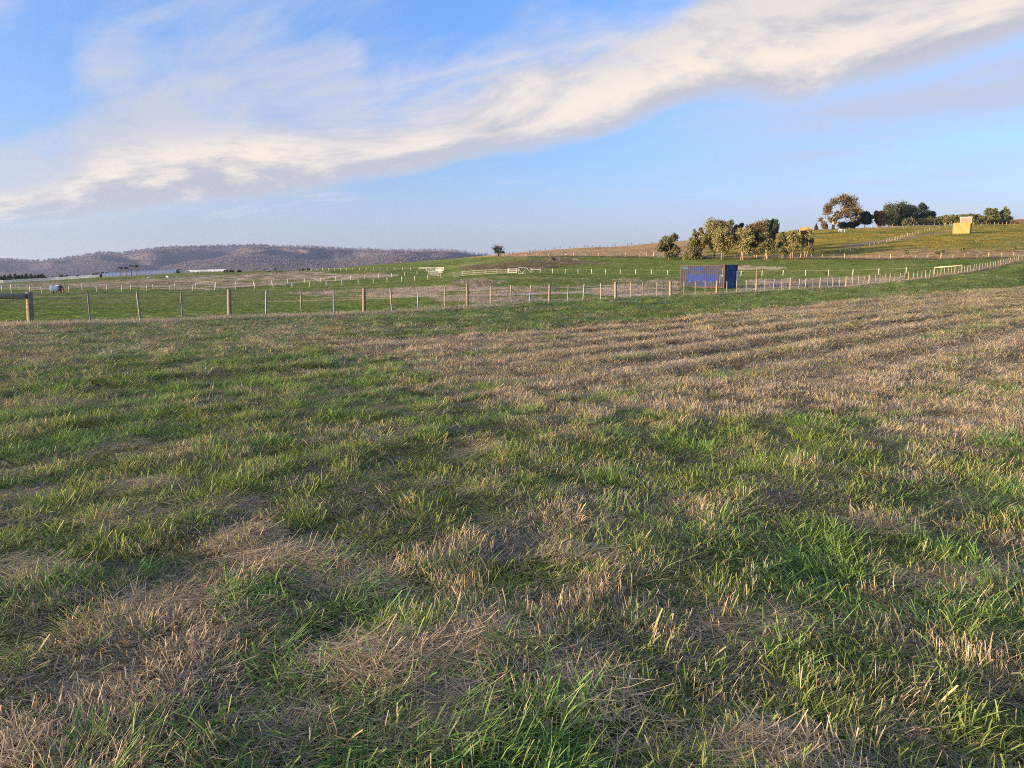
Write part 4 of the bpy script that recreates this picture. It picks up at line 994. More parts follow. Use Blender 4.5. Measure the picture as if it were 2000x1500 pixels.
# sheep and a cow, a few pixels each
sn = [((-.38, 0, .62), .23), ((0, 0, .62), (.26, .25)), ((.35, 0, .62), .2), ((.56, 0, .62), .10), ((.70, 0, .46), .075)] + [((X_, Y_, z_), r_) for X_ in (-.34, .32) for Y_ in (-.13, .13) for z_, r_ in ((.38, .06), (.02, .035))]
se = [(0, 1), (1, 2), (2, 3), (3, 4), (0, 5), (5, 6), (0, 7), (7, 8), (2, 9), (9, 10), (2, 11), (11, 12)]
smesh = skinned('sheep', sn, se, plain('fleece', (.62, .60, .55), .9), 1)
for px, py, lab, rz in ((291, 543.6, 'white sheep lying in the tan grass below the long pale shed, left of the other', 0.3), (328, 543.6, 'white sheep in the tan grass, the one nearer to the low railing', 2.6)):
    p = Vector(col_at(px, 262, 545)); o = tag(put_mesh('sheep', smesh, None, p, (0, 0, rz), (1.5, 1.5, 1.1)), lab, 'sheep')
cn = [((-.6, 0, 1.05), .32), ((0, 0, 1.02), (.36, .38)), ((.6, 0, 1.08), .30), ((.95, 0, 1.22), .17), ((1.3, 0, 1.2), .13), ((1.5, 0, 1.05), .09)] + [((X_, Y_, z_), r_) for X_ in (-.6, .58) for Y_ in (-.2, .2) for z_, r_ in ((.6, .10), (.02, .055))]
ce = [(0, 1), (1, 2), (2, 3), (3, 4), (4, 5), (0, 6), (6, 7), (0, 8), (8, 9), (2, 10), (10, 11), (2, 12), (12, 13)]
tag(put_mesh('cow', skinned('cow', cn, ce, M_BLK, 1), None, Vector(col_at(537, 425, 529)), (0, 0, 1.2), (1.15, 1.15, 1.15)), 'black cow standing on the skyline in front of the purple hills', 'cow')

# ------------------------------------------------------------------ trees
ORD = ['first','second','third','fourth','fifth','sixth','seventh','eighth','ninth','tenth','eleventh','twelfth','thirteenth','fourteenth','fifteenth']
def leaf_mat(name, lo, hi, trans=.25):
    m_, t_, o_ = material(name); r_ = t_.attr('rnd'); c_ = t_.mix(r_, lo, hi)
    p_ = t_.new('ShaderNodeBsdfPrincipled'); t_.l.new(c_, p_.inputs['Base Color']); p_.inputs['Roughness'].default_value = .6; p_.inputs['Specular IOR Level'].default_value = .25
    q_ = t_.new('ShaderNodeBsdfTranslucent'); t_.l.new(c_, q_.inputs[0]); x_ = t_.new('ShaderNodeMixShader'); x_.inputs[0].default_value = trans
    t_.l.new(p_.outputs[0], x_.inputs[1]); t_.l.new(q_.outputs[0], x_.inputs[2]); t_.l.new(x_.outputs[0], o_.inputs[0]); return m_
L_OLIVE = leaf_mat('olive_gum_leaf', (.065, .072, .028), (.185, .17, .062))
L_GOLD = leaf_mat('golden_wattle_leaf', (.13, .12, .042), (.29, .24, .09))
L_BRONZE = leaf_mat('bronze_gum_leaf', (.085, .065, .024), (.21, .145, .055))
L_DARK = leaf_mat('dark_pine_leaf', (.014, .024, .014), (.040, .055, .028), .12)
L_SHADE = leaf_mat('shaded_gum_leaf', (.026, .036, .026), (.075, .085, .050), .15)  # gum leaf darkened, so the shade on the rear trees is in its colour
L_CYP = leaf_mat('cypress_leaf', (.055, .065, .018), (.15, .14, .042), .15)
L_PINE = leaf_mat('pine_leaf', (.022, .030, .013), (.075, .075, .032), .12)
L_HEDGE = leaf_mat('sunlit_hedge_leaf', (.085, .085, .025), (.21, .19, .06), .2)  # cypress leaf brightened to put sunlight on the row into its colour
L_RED = leaf_mat('rusty_leaf', (.13, .065, .025), (.22, .115, .05))
L_BARE = leaf_mat('grey_green_leaf', (.035, .040, .022), (.075, .070, .040), .15)
M_TRUNK = wood('pale_gum_bark', (.24, .165, .11), (.46, .36, .27), 3, .8, .3)
M_TRUNKD = wood('dark_bark', (.055, .042, .03), (.13, .10, .075), 4, .9, .3)
def leaf_cloud(blobs, per, size, seed, droop=.0, squash=.8):
    """leaf sized faces spread through the shell of each clump"""
    g_ = np.random.default_rng(seed); V, R = [], []
    for (bx, by, bz, br) in blobs:
        n = max(8, int(per * br * br)); d = g_.normal(size=(n, 3)); d /= np.linalg.norm(d, axis=1)[:, None]
        rad = br * (g_.random(n) ** .45) * (1 + .25 * g_.normal(size=n)).clip(.4, 1.45); c = d * rad[:, None] * np.array([1, 1, squash]) + np.array([bx, by, bz])
        a = g_.normal(size=(n, 3)); a[:, 2] -= droop; a /= np.linalg.norm(a, axis=1)[:, None]
        b = np.cross(a, g_.normal(size=(n, 3))); b /= np.linalg.norm(b, axis=1)[:, None]
        s_ = size * g_.uniform(.6, 1.4, n)[:, None]; a = a * s_; b = b * s_ * .55
        V.append(np.stack([c - a, c + b * .9, c + a, c - b * .9], 1)); R.append(np.clip(g_.random() * .5 + g_.random(n) * .55, 0, 1).repeat(4))
    V = np.concatenate(V).reshape(-1, 3); F = np.arange(len(V)).reshape(-1, 4); return V, F, np.concatenate(R)
def tree(name, label, px, py, top, w_px, style='round', leaf=None, Y=None, lean=0.0, group=None, seed=0, bark=None, trunk_h=.22, dens=1.0):
    g_ = random.Random(seed * 77 + 5)
    p = Vector(hit(px, py)) if Y is None else Vector(col_at(px, Y, py)); Y = p.y; k = Y / FPX
    base_v = EYE + uel(px, py)[1] * Y; H = (EYE + uel(px, top)[1] * Y) - p.z; Rw = w_px / 2 * k
    root = thing(name, label, 'tree', p, 0, group); blobs = []; mb = MB(); bark = bark or M_TRUNK
    lx = lean * H
    if style == 'round':
        n = 30
        for i in range(n):
            a = g_.uniform(0, 2 * PI); hz = g_.uniform(trunk_h * .8 + .10, .93); wr = math.sin(min(1, (hz - trunk_h + .18) / .62) * PI / 2) * (1 if hz < .62 else math.sqrt(max(.05, 1 - ((hz - .62) / .42) ** 2)))
            rr = Rw * wr * g_.uniform(.25, .80); br = Rw * g_.uniform(.20, .37); blobs.append((math.cos(a) * rr + lx * hz, math.sin(a) * rr, min(hz * H, H - br * .6), br))
    elif style == 'cone':
        for i in range(12):
            hz = .10 + .84 * i / 11; rr = Rw * (1 - hz) ** .75 * 1.05; a = g_.uniform(0, 2 * PI)
            blobs.append((math.cos(a) * rr * .55 + lx * hz, math.sin(a) * rr * .55, hz * H, max(rr * .62, Rw * .14)))
            if hz < .7: blobs.append((-math.cos(a) * rr * .6 + lx * hz, -math.sin(a) * rr * .6, hz * H * .97, rr * .5))
    elif style == 'airy':
        for i in range(20):
            a = g_.uniform(0, 2 * PI); hz = g_.uniform(.25, .92); rr = Rw * g_.uniform(.15, .85) * (1.1 - abs(hz - .55)); br = Rw * g_.uniform(.22, .38)
            blobs.append((math.cos(a) * rr + lx * hz, math.sin(a) * rr * .8, min(hz * H, H - br * .7), br))
    elif style == 'shrub':
        for i in range(8):
            a = g_.uniform(0, 2 * PI); hz = g_.uniform(.2, .75); rr = Rw * g_.uniform(.1, .65); br = Rw * g_.uniform(.35, .5)
            blobs.append((math.cos(a) * rr, math.sin(a) * rr, min(hz * H, H - br * .7), br))
    r0 = max(.08, H * .014)
    if style in ('round', 'airy', 'shrub'):
        nt = 1 if style == 'round' else 2
        for j in range(nt):
            jx = (j - .5 * (nt - 1)) * Rw * .18
            mb.tube([(jx, 0, -.3), (jx + lx * .1 + g_.gauss(0, .1), 0, H * .2), (lx * .4 + jx * 2 + g_.gauss(0, .2), g_.gauss(0, .2), H * .5), (lx * .75, 0, H * .8)], [r0 * 1.2, r0, r0 * .65, r0 * .25], 7)
        for b_ in blobs[:9]:
            z0 = min(b_[2] * .62, H * .5); mb.tube([(lx * z0 / H * .8, 0, z0), (b_[0] * .55 + lx * .1, b_[1] * .55, (z0 + b_[2]) / 2 + .1), (b_[0], b_[1], b_[2])], [r0 * .55, r0 * .36, r0 * .12], 5)
    else: mb.tube([(0, 0, -.3), (lx * .5, 0, H * .5), (lx, 0, H * .93)], [r0 * 1.2, r0 * .8, r0 * .15], 7)
    put_mesh('trunk', mb.mesh('trunk', bark), root)
    V, F, R = leaf_cloud(blobs, 240 * dens / max(.16, (Rw * .30) ** 2), max(.17, .245 * k / .15), seed + 3, .4 if style == 'airy' else .1, .85)
    me = mesh_np('crown', V, F, False); fattr(me, 'rnd', R); me.materials.append(leaf or L_OLIVE); put_mesh('crown', me, root)
    return root
TG = 'trees along the foot of the slope'
tree('gum_tree', 'dense round grey green tree standing apart at the left end of the tree row', 1306, 502, 456, 43, 'round', L_OLIVE, 203, 0, TG, 1, trunk_h=.04, dens=1.3)
tree('gum_tree', 'slim pointed olive tree second from the left of the tree row', 1352, 501, 445, 34, 'cone', L_OLIVE, 198, .06, TG, 2)
tree('gum_tree', 'thin pale feathery tree between the pointed tree and the tall crown', 1369, 499, 442.5, 24, 'airy', L_BRONZE, 206, 0, TG, 3, dens=.8)
tree('gum_tree', 'tallest golden crowned tree of the row, its top above the dark trees', 1396, 500, 427.5, 60, 'round', L_GOLD, 201, .0, TG, 4)
tree('gum_tree', 'dark shaded tree behind the golden crowned tree, higher of the two dark ones', 1418, 497, 428, 34, 'round', L_SHADE, 214, .02, TG, 5, M_TRUNKD)
tree('gum_tree', 'dark shaded tree behind the row, lower of the two dark ones', 1438, 497, 434, 30, 'round', L_SHADE, 216, .0, TG, 6, M_TRUNKD)
tree('wattle_tree', 'bright yellow green tree with a crooked pale stem before the dark trees', 1409, 503, 446, 50, 'round', L_GOLD, 192, .0, TG, 7, trunk_h=.25)
tree('gum_tree', 'golden tree with a forked white stem in the middle of the row', 1449, 504, 444, 46, 'airy', L_GOLD, 190, .05, TG, 8, dens=1.5)
tree('gum_tree', 'broad bronze tree with a rounded top beside the forked stem tree', 1474, 503, 431, 54, 'round', L_BRONZE, 193, .0, TG, 9, trunk_h=.22)
tree('gum_tree', 'dark topped tree rising behind the broad bronze tree', 1501, 497, 426, 34, 'round', L_SHADE, 212, .03, TG, 10, M_TRUNKD, .3)
tree('wattle_tree', 'low ragged olive tree in front of the dark topped tree', 1496, 504, 452, 34, 'airy', L_OLIVE, 189, .0, TG, 11, dens=1.3)
tree('wattle_tree', 'thin see-through tree left of the last pair of the row', 1528, 504, 449, 32, 'airy', L_OLIVE, 189, .0, TG, 12, dens=1.0)
tree('wattle_tree', 'leafy olive gold tree with two pale stems near the end of the row', 1546, 504, 447.5, 38, 'airy', L_GOLD, 188, .0, TG, 13, dens=1.4)
tree('wattle_tree', 'golden tree at the right end of the row, before the small hut', 1573, 504, 446, 32, 'airy', L_GOLD, 188, .05, TG, 14, dens=1.3)
# the big gum on the crest
p = Vector(col_at(1627, 326, 447)); k = p.y / FPX
big = thing('gum_tree', 'large spreading bronze gum tree with open crown and leaning pale limbs on the crest', 'tree', p)
BL = [(-19, 0, 13, 5), (-22, 4, 19, 6), (-17, -3, 9, 5), (-14, 0, 33, 9), (-8, 5, 42, 9), (-15, -4, 41, 7), (0, 0, 52, 10), (10, -6, 56, 11), (20, 4, 58, 11), (30, -3, 54, 11), (38, 5, 46, 10), (40, -5, 36, 10), (44, 3, 29, 8), (30, 6, 38, 10), (20, -5, 33, 9), (11, 4, 29, 9), (5, -5, 24, 8), (27, 0, 27, 8), (-5, 2, 20, 7), (2, 0, 15, 6), (-18, -2, 5, 5), (22, 3, 46, 7), (46, 0, 22, 5), (34, -4, 19, 6)]
BL = [(a * k, b * k * 1.3, c * k, d * k) for a, b, c, d in BL]
mb = MB(); r0 = .62
mb.tube([(0, 0, -.3), (.1, 0, 8 * k), (-.5 * k, 0, 14 * k)], [r0 * 1.2, r0, r0 * .9], 9)
for q, r_ in (([(-.5, 0, 12), (4, 0, 22), (12, 0, 34), (20, 0, 48)], .42), ([(0, 0, 10), (9, 1, 20), (20, 2, 31), (30, 3, 40), (38, 4, 46)], .40), ([(-.5, 0, 13), (-2, 0, 20), (-7, 0, 32), (-11, 2, 41)], .36), ([(-1, 0, 12), (-10, 1, 17), (-20, 2, 19)], .26),
              ([(9, 1, 20), (22, -1, 24), (40, -3, 28)], .24), ([(0, 0, 9), (16, 0, 14), (34, 0, 19)], .22), ([(12, 0, 34), (10, 0, 46), (8, 0, 55)], .24)):
    mb.tube([(a * k, b * k, c * k) for a, b, c in q], [r_ * (1 - .25 * i) for i in range(len(q))], 7)
put_mesh('trunk', mb.mesh('trunk', wood('salmon_bark', (.30, .19, .12), (.52, .38, .27), 2, .8, .3)), big)
V, F, R = leaf_cloud(BL, 75, .36, 71, .2, .8); me = mesh_np('crown', V, F, False); fattr(me, 'rnd', R); me.materials.append(L_BRONZE); put_mesh('crown', me, big)
tree('shrub', 'small rounded bronze bush under the left limb of the large gum', 1611, 447, 431, 16, 'shrub', L_BRONZE, 324, 0, None, 21)
tree('shrub', 'dark bush under the right side of the large gum', 1648, 446, 428, 26, 'shrub', L_DARK, 332, 0, None, 22, M_TRUNKD)
tree('shrub', 'low dark bush filling the gap between the large gum and the small round tree', 1668, 445, 430, 22, 'shrub', L_DARK, 334, 0, None, 23, M_TRUNKD)
tree('round_tree', 'small dark round tree with a bare stem between the large gum and the pines', 1688, 444, 414, 32, 'round', L_DARK, 334, 0, None, 24, M_TRUNKD, .3)
tree('shrub', 'rusty orange leafed tree at the left foot of the pines', 1717, 443.5, 411, 26, 'round', L_RED, 334, 0, None, 25, None, .05)
tree('pine_tree', 'broad domed dark green pine, the largest of the pine clump', 1747, 442, 395.5, 66, 'round', L_PINE, 350, 0, 'pines on the crest', 26, M_TRUNKD, .10, 1.6)
tree('pine_tree', 'nearly black pine behind the broad domed pine', 1788, 441, 397, 50, 'round', L_DARK, 368, 0, 'pines on the crest', 27, M_TRUNKD, .10, 1.5)
tree('pine_tree', 'low nearly black pine at the right end of the pine clump', 1812, 440, 412, 32, 'round', L_DARK, 368, 0, 'pines on the crest', 28, M_TRUNKD, .05, 1.3)
tree('shrub', 'grey green rounded bush in front of the broad pine', 1774, 441.5, 423, 27, 'shrub', L_OLIVE, 335, 0, None, 29)
hedge = []
for i, (px, top, w) in enumerate(((1793, 429, 15), (1804, 426, 14), (1814, 425, 15), (1824, 421, 13), (1834, 420.5, 13), (1843, 420, 12), (1852, 419.5, 12), (1861, 418.5, 12), (1870, 418, 12), (1879, 417.5, 12), (1888, 416.5, 13), (1897, 416, 12), (1906, 413.5, 12), (1915, 416, 11), (1921, 417, 10))):
    tree('cypress', ORD[i] + ' cypress of the low green crest row, counted from the pine clump', px, 440 - (px - 1793) * .02, top, w * 1.8, 'shrub', L_HEDGE, 343, 0, 'low cypress row on the crest', 40 + i, M_TRUNKD, dens=1.7)
tree('cypress', 'tall cypress left of the tallest one at the right end of the cypress row', 1934, 437.5, 407.5, 30, 'round', L_CYP, 354, .02, None, 60, M_TRUNKD, .05, 1.4)
tree('cypress', 'tallest cypress with a feathery leaning tip at the right end of the row', 1960, 437, 403, 30, 'cone', L_CYP, 354, .05, None, 61, M_TRUNKD, .05, 1.5)
tree('shrub', 'narrow cypress filling the gap between the two tall ones', 1948, 437, 413, 16, 'cone', L_CYP, 352, 0, None, 62, M_TRUNKD)
tree('sapling', 'thin lone sapling standing beside the small hut on the crest', 1594, 447, 436.5, 6, 'cone', L_BARE, 326, 0, None, 63, M_TRUNKD)
# lone tree on the skyline with bare twigs
p = Vector(col_at(973, 330, 500)); k = p.y / FPX
lone = thing('lone_tree', 'lone dark bushy tree with bare twigs sticking out, on the skyline at the middle', 'tree', p)
mb = MB(); mb.tube([(0, 0, -.3), (0, 0, 2.2), (.2, 0, 3.5)], [.42, .34, .2], 8)
mb.tube([(.9, 0, -.3), (.8, 0, 2.0), (.6, 0, 3)], [.22, .2, .12], 6)
put_mesh('trunk', mb.mesh('trunk', M_TRUNKD), lone)
V, F, R = leaf_cloud([(a * k, b * k, c * k, d * k) for a, b, c, d in ((-4, 0, 9, 4.2), (2, 1, 10, 5), (6, -1, 8, 4), (-3, 2, 14, 4.5), (3, -2, 15, 4.5), (0, 0, 17, 3.5), (10, 0, 8, 3.2), (-6, 0, 13, 2.5))], 230, .24, 5); me = mesh_np('crown', V, F, False); fattr(me, 'rnd', R); me.materials.append(L_BARE); put_mesh('crown', me, lone)
mb = MB(); rg = random.Random(3)
for i in range(46):
    a = rg.uniform(-.1, PI + .1); rr = rg.uniform(12, 17) * k; y_ = rg.gauss(0, 1.0); c0 = Vector((.0, 0, 12 * k))
    d_ = Vector((math.cos(a), y_ * .25, math.sin(a) * .78 + .05)); mb.tube([c0 + d_ * 5 * k, c0 + d_ * rr * .75 + Vector((rg.gauss(0, .1), 0, 0)), c0 + d_ * rr], [.055, .04, .018], 4)
put_mesh('bare_branches', mb.mesh('bare_branches', M_TRUNKD), lone)
# conifers behind the white fence
for i, (px, top, w) in enumerate(((-6, 540, 13), (3, 540.5, 10), (10, 537.5, 11), (20, 536, 12), (31, 535.5, 13), (38, 538, 9), (44, 537, 10), (52, 535.5, 10), (62, 536, 11), (70, 537.5, 9), (76, 536.5, 10), (83, 535, 11))):
    tree('conifer', ORD[i] + ' short dark conifer from the left of the bunch behind the white horse fence', px, 550, top, w * 1.3, 'cone', L_DARK, 408, 0, 'conifers behind the white fence', 80 + i, M_TRUNKD, dens=1.3)
for i, (px, top, w) in enumerate(((103, 538.5, 7), (121, 535.5, 8), (131, 535.5, 8), (152, 536, 8), (183, 532.5, 7), (189, 532, 9))):
    tree('conifer', ORD[i] + ' of the scattered small conifers right of the bunch behind the white fence', px, 547 - (px - 100) * .07, top + 2, w * 1.35, 'cone', L_DARK, 420, 0, 'scattered conifers behind the white fence', 100 + i, M_TRUNKD)
for i, px in enumerate((200, 208, 327, 338, 345)):
    tree('shrub', ORD[i] + ' small dark shrub behind the long pale shed, counted from the gable', px, 538, 530 if px < 300 else 527.5, 9, 'shrub', L_DARK, 442, 0, 'dark shrubs behind the pale shed', 110 + i, M_TRUNKD)
for i, (px, py, h_) in enumerate(((441, 532, 3), (452, 532, 3), (468, 531.5, 2.4), (446, 542, 4), (462, 540.5, 3.5), (527, 535.5, 3.5), (544, 535, 3.5), (549, 534.5, 3.5), (590, 530, 3), (601, 529, 3))):
    tree('shrub', ORD[i] + ' small dark tussock in the far tan grass, of the cluster right of the railing', px, py, py - h_ - 1, h_ * 2.6, 'shrub', L_BARE, float(np.interp(py, [529, 545], [400, 300])), 0, 'dark tussocks in the far tan grass', 120 + i, M_TRUNKD)
for i, (px, py, h_) in enumerate(((1899, 476, 5), (1880, 492, 5), (1770, 496, 6), (1980, 488, 5), (1842, 494, 4), (1830, 497, 5))):
    tree('shrub', ('small weed bush highest on the rank slope below the tan shed', 'weed bush in the middle of the rank band below the tan shed', 'leftmost weed bush of the rank band at the slope foot', 'weed bush of the rank band nearest the right edge', 'second weed bush from the left of the rank band', 'small weed bush just below the second one in the rank band')[i], px, py, py - h_ * 1.5, h_ * 1.8, 'shrub', L_OLIVE, None, 0, 'weed bushes on the slope', 140 + i, M_TRUNKD)
# palms
def palm(label, px, py, top, seed, nf=15):
    rg = random.Random(seed); p = Vector(col_at(px, 409, py)); k = 409 / FPX; H = EYE + uel(px, top)[1] * 409 - p.z; root = thing('palm_tree', label, 'palm', p, 0, 'palms before the pale shed')
    Ht = H * .74; mb = MB(); mb.tube([(0, 0, -.3), (.15, 0, Ht * .5), (rg.gauss(0, .2), 0, Ht)], [.24, .2, .16], 8); put_mesh('trunk', mb.mesh('trunk', M_TRUNKD), root)
    fr = MB()
    for i in range(nf):
        a = 2 * PI * i / nf + rg.gauss(0, .2); up = rg.uniform(.1, 1.5); L_ = rg.uniform(1.5, 2.2); d = Vector((math.cos(a), math.sin(a), 0)); s_ = Vector((-d.y, d.x, 0)); c0 = Vector((0, 0, Ht)); prev = None
        for j in range(6):
            q = j / 5; c_ = c0 + d * (L_ * q * math.cos(up * (1 - q * .5))) + Vector((0, 0, L_ * (math.sin(up) * q - 1.15 * q * q))); w_ = .36 * math.sin(PI * min(1, q * .85 + .1))
            n_ = len(fr.v); fr.v += [tuple(c_ - s_ * w_ - Vector((0, 0, w_ * .5))), tuple(c_), tuple(c_ + s_ * w_ - Vector((0, 0, w_ * .5)))]
            if prev is not None: fr.face((prev, prev + 1, n_ + 1, n_)); fr.face((prev + 1, prev + 2, n_ + 2, n_ + 1))
            prev = n_
    put_mesh('fronds', fr.mesh('fronds', plain('palm_frond', (.014, .017, .011), .6, .3)), root)
palm('shortest and leftmost palm before the long pale shed', 236, 538.5, 516, 1)
palm('slightly taller palm with drooping fronds, beside the shortest palm', 247.5, 538.5, 516, 2)
palm('tallest palm with the fullest head before the long pale shed', 257, 538, 511, 3, 20)
palm('slender palm with a thin head at the right of the palm group', 267.5, 537.5, 511.5, 4, 11)
# saplings and stakes planted along the brown hill
rg = random.Random(8); smb = MB(); smb.tube([(0, 0, -.2), (0, 0, .5)], [.06, .05], 5)
sap_stem = smb.mesh('stem', M_TRUNKD); V, F, R = leaf_cloud([(0, 0, .8, .45), (.1, 0, 1.3, .3)], 160, .16, 9); sap_leaf = mesh_np('crown', V, F, False); fattr(sap_leaf, 'rnd', R); sap_leaf.materials.append(L_BARE)
sk = [(px, float(np.interp(px, [840, 900, 960, 1057, 1130, 1200, 1280], [400, 390, 385, 370, 360, 350, 345])) - rg.uniform(2, 6)) for px in np.arange(846, 1284, 10.5)] + [(rg.uniform(880, 1060), None) for _ in range(16)] + [(rg.uniform(630, 840), 408) for _ in range(10)]
for px, Y in sk:
    px += rg.gauss(0, 2.5)
    if Y is None: Y = float(np.interp(px, [880, 960, 1060], [395, 380, 364])) - rg.uniform(10, 55)
    p = Vector(col_at(px, Y, 495)); s_ = rg.uniform(.7, 1.3)
    o = thing('sapling', 'tiny dark sapling planted on the brown skyline of the hill', 'sapling', p, rg.uniform(0, 6), 'saplings along the hill skyline'); s_ *= .55; o.scale = (s_, s_, s_ * rg.uniform(.8, 1.5))
    put_mesh('stem', sap_stem, o); put_mesh('crown', sap_leaf, o)
# mounds and boulders in the brown rough patch
def mound(label, px, py, w_px, h_px, mat, seed, cat='mound', name='earth_mound'):
    p = Vector(hit(px, py)); k = p.y / FPX; rg_ = np.random.default_rng(seed); n, m2 = 22, 9; V = []; F = []
    for i in range(m2):
        q = i / (m2 - 1)
        for j in range(n):
            a = 2 * PI * j / n; r_ = (1 - q) * (1 + .18 * math.sin(3 * a + seed) + .1 * rg_.normal()); V.append((w_px / 2 * k * r_ * math.cos(a), w_px / 4 * k * r_ * math.sin(a), h_px * k * (1 - (1 - q) ** 2) * (1 + .08 * rg_.normal()) - .15 * (1 - q)))
    for i in range(m2 - 1):
        for j in range(n): F.append((i * n + j, i * n + (j + 1) % n, (i + 1) * n + (j + 1) % n, (i + 1) * n + j))
    me = mesh_np(name, np.array(V), np.array(F), True); me.materials.append(mat); return tag(put_mesh(name, me, None, p - Vector((0, 0, .1))), label, cat)
M_EARTH = plain('dark_earth', (.075, .055, .035), .95, .45, 1.2); M_DUN = plain('dun_earth', (.20, .15, .095), .95, .35, 1.2); M_STONE = plain('pale_stone', (.52, .48, .42), .8, .12, 2)
mound('dark earth mound with one pale boulder on its right shoulder', 1079, 509, 24, 6, M_EARTH, 1)
mound('pale boulder on the shoulder of the dark earth mound', 1086, 507.5, 4.5, 3.6, M_STONE, 2, 'boulder', 'boulder')
mound('dun heap of rubble at the right end of the rough brown patch', 1124, 508, 18, 4, M_DUN, 3, 'heap', 'rubble_heap')
mound('long low dark bank along the lower edge of the rough brown patch', 1040, 522, 130, 3.2, M_EARTH, 4, 'bank', 'earth_bank')
mound('low dark weedy bank at the left end of the rough brown patch', 926, 524.5, 50, 4, M_EARTH, 5, 'bank', 'earth_bank')

# long dry grass of the plots beyond the fence, and along fence lines
def strip_pts(n, pxs, Yf, spread):
    px = rng.uniform(pxs[0], pxs[1], n); Y = np.array([Yf(p) for p in px]) + rng.normal(0, spread, n); u = (px - 1000) / 1401.6; return u * Y, Y
N0 = 60000; uu = rng.uniform(-.80, .80, N0); YY = np.exp(rng.uniform(math.log(36), math.log(330), N0)); xx = uu * YY; zz = hfun(xx, YY)
mt, mr, mb_, mg_, ms_ = far_masks(xx, YY, zz)
keep = ((mt > .5) & (rng.random(N0) < .6) & (fbm(xx, YY, 4, 3, 33) < .60)) | ((mr > .5) & (rng.random(N0) < .35)) | ((mb_ > .5) & (rng.random(N0) < .28))
xs, ys = [xx[keep]], [YY[keep]]
a_, b_ = strip_pts(900, (1000, 2000), lambda p: float(footY(p)), 1.2); xs.append(a_); ys.append(b_)
xf = rng.uniform(-24, 100, 1500); e_ = rng.normal(-.05, .30, 1500); xs.append(xf + e_ * .7); ys.append(FA + FB * xf - e_ * .7)
n2 = 1500; xf = rng.uniform(-24, -2, n2); e_ = -2.3 + rng.normal(0, .55, n2); xs.append(xf - e_ * .696); ys.append(FA + FB * xf + e_ * .718)
LX, LYY = np.concatenate(xs), np.concatenate(ys); nL = len(LX)
LZ = hfun(LX, LYY); dist = np.hypot(LX, LYY); wsc = np.clip(dist / 26, 1.0, 9)
M_STUB_KEEP, M_STUB = M_STUB, blade_mat('pale_stubble', (.36, .28, .185), (.43, .34, .24), (.48, .39, .28), ((.7, .68, .66), (1, 1, 1), (1.15, 1.12, 1.1)), 0)
tall_ = [stub_tuft(40, .16, .34, 'dry_tuft', .005) for _ in range(4)]
M_STUB = M_STUB_KEEP
zs = rng.uniform(.45, .9, nL) * np.where(dist < 60, .68, .9); scl = np.stack([wsc, wsc, zs * (1 + .05 * wsc)], 1)
scatter('long_dry_grass', proto_coll('tall', tall_), 0, LX, LYY, LZ, rots(nL, .1), scl, rng.integers(0, 999, nL), np.full(nL, .4))
# darker green lines under the lane fences
a1, b1 = strip_pts(700, (-60, 865), lane_Y, .35); a2, b2 = strip_pts(600, (-60, 840), lambda p: float(lb(p)), .35); a3, b3 = strip_pts(800, (1000, 1900), lane_Y, .35)
GX, GY = np.concatenate([a1, a2, a3]), np.concatenate([b1, b2, b3]); nG = len(GX)
scatter('fence_line_grass', pc_l, 0, GX, GY, hfun(GX, GY), rots(nG, .1), np.stack([np.full(nG, 3.2)] * 2 + [rng.uniform(1.2, 2.4, nG)], 1), rng.integers(0, 999, nG), np.full(nG, .1))

# grass of the slope and of the grazed fields, thin enough to let the ground through
N1 = 90000; uu = rng.uniform(-.80, .80, N1); YY = np.exp(rng.uniform(math.log(45), math.log(430), N1)); xx = uu * YY; zz = hfun(xx, YY)
mt, mr, mb_, mg_, ms_ = far_masks(xx, YY, zz); beyond = (YY - FA - FB * xx) > 1
sel = beyond & (mg_ > .5) & (ms_ < .5) & (mb_ < .4) & (rng.random(N1) < .8)
def field(name, sel, protos, wk, zk, tint):
    n = int(sel.sum()); d_ = np.hypot(xx[sel], YY[sel]); w_ = np.clip(d_ / 22, 2, 16) * wk
    scatter(name, protos, 0, xx[sel], YY[sel], zz[sel], rots(n, .1), np.stack([w_, w_, rng.uniform(.7, 1.3, n) * zk * (1 + d_ / 160)], 1), rng.integers(0, 999, n), tint[sel])
pat = fbm(xx, YY, 16, 4, 401)
field('slope_grass', sel & (pat < .5), pc_g, 1.0, 1.2, .45 + (pat - .4)); M_GOLD = blade_mat('gold_stubble', (.30, .25, .08), (.44, .31, .075), (.56, .39, .10), ((.7, .7, .6), (1, 1, 1), (1.15, 1.1, 1.0)), 0)
M_STUB_KEEP, M_STUB = M_STUB, M_GOLD
pc_gold = proto_coll('gold', [stub_tuft(34, .11, .10, 'gold_tuft') for _ in range(4)])
field('slope_dry_grass', sel & (pat >= .5) & (rng.random(N1) < .8), pc_gold, 1.0, .9, np.full(N1, .5))
selg = beyond & (mg_ < .5) & (mb_ < .4) & (mt < .5) & (mr < .5) & (YY < 330) & (rng.random(N1) < .5)
field('field_grass', selg & (pat < .60), pc_g, 1.0, .6, .32 + .9 * (pat - .45)); field('field_dry_grass', selg & (pat > .655), pc_s, .8, .7, np.full(N1, .5))

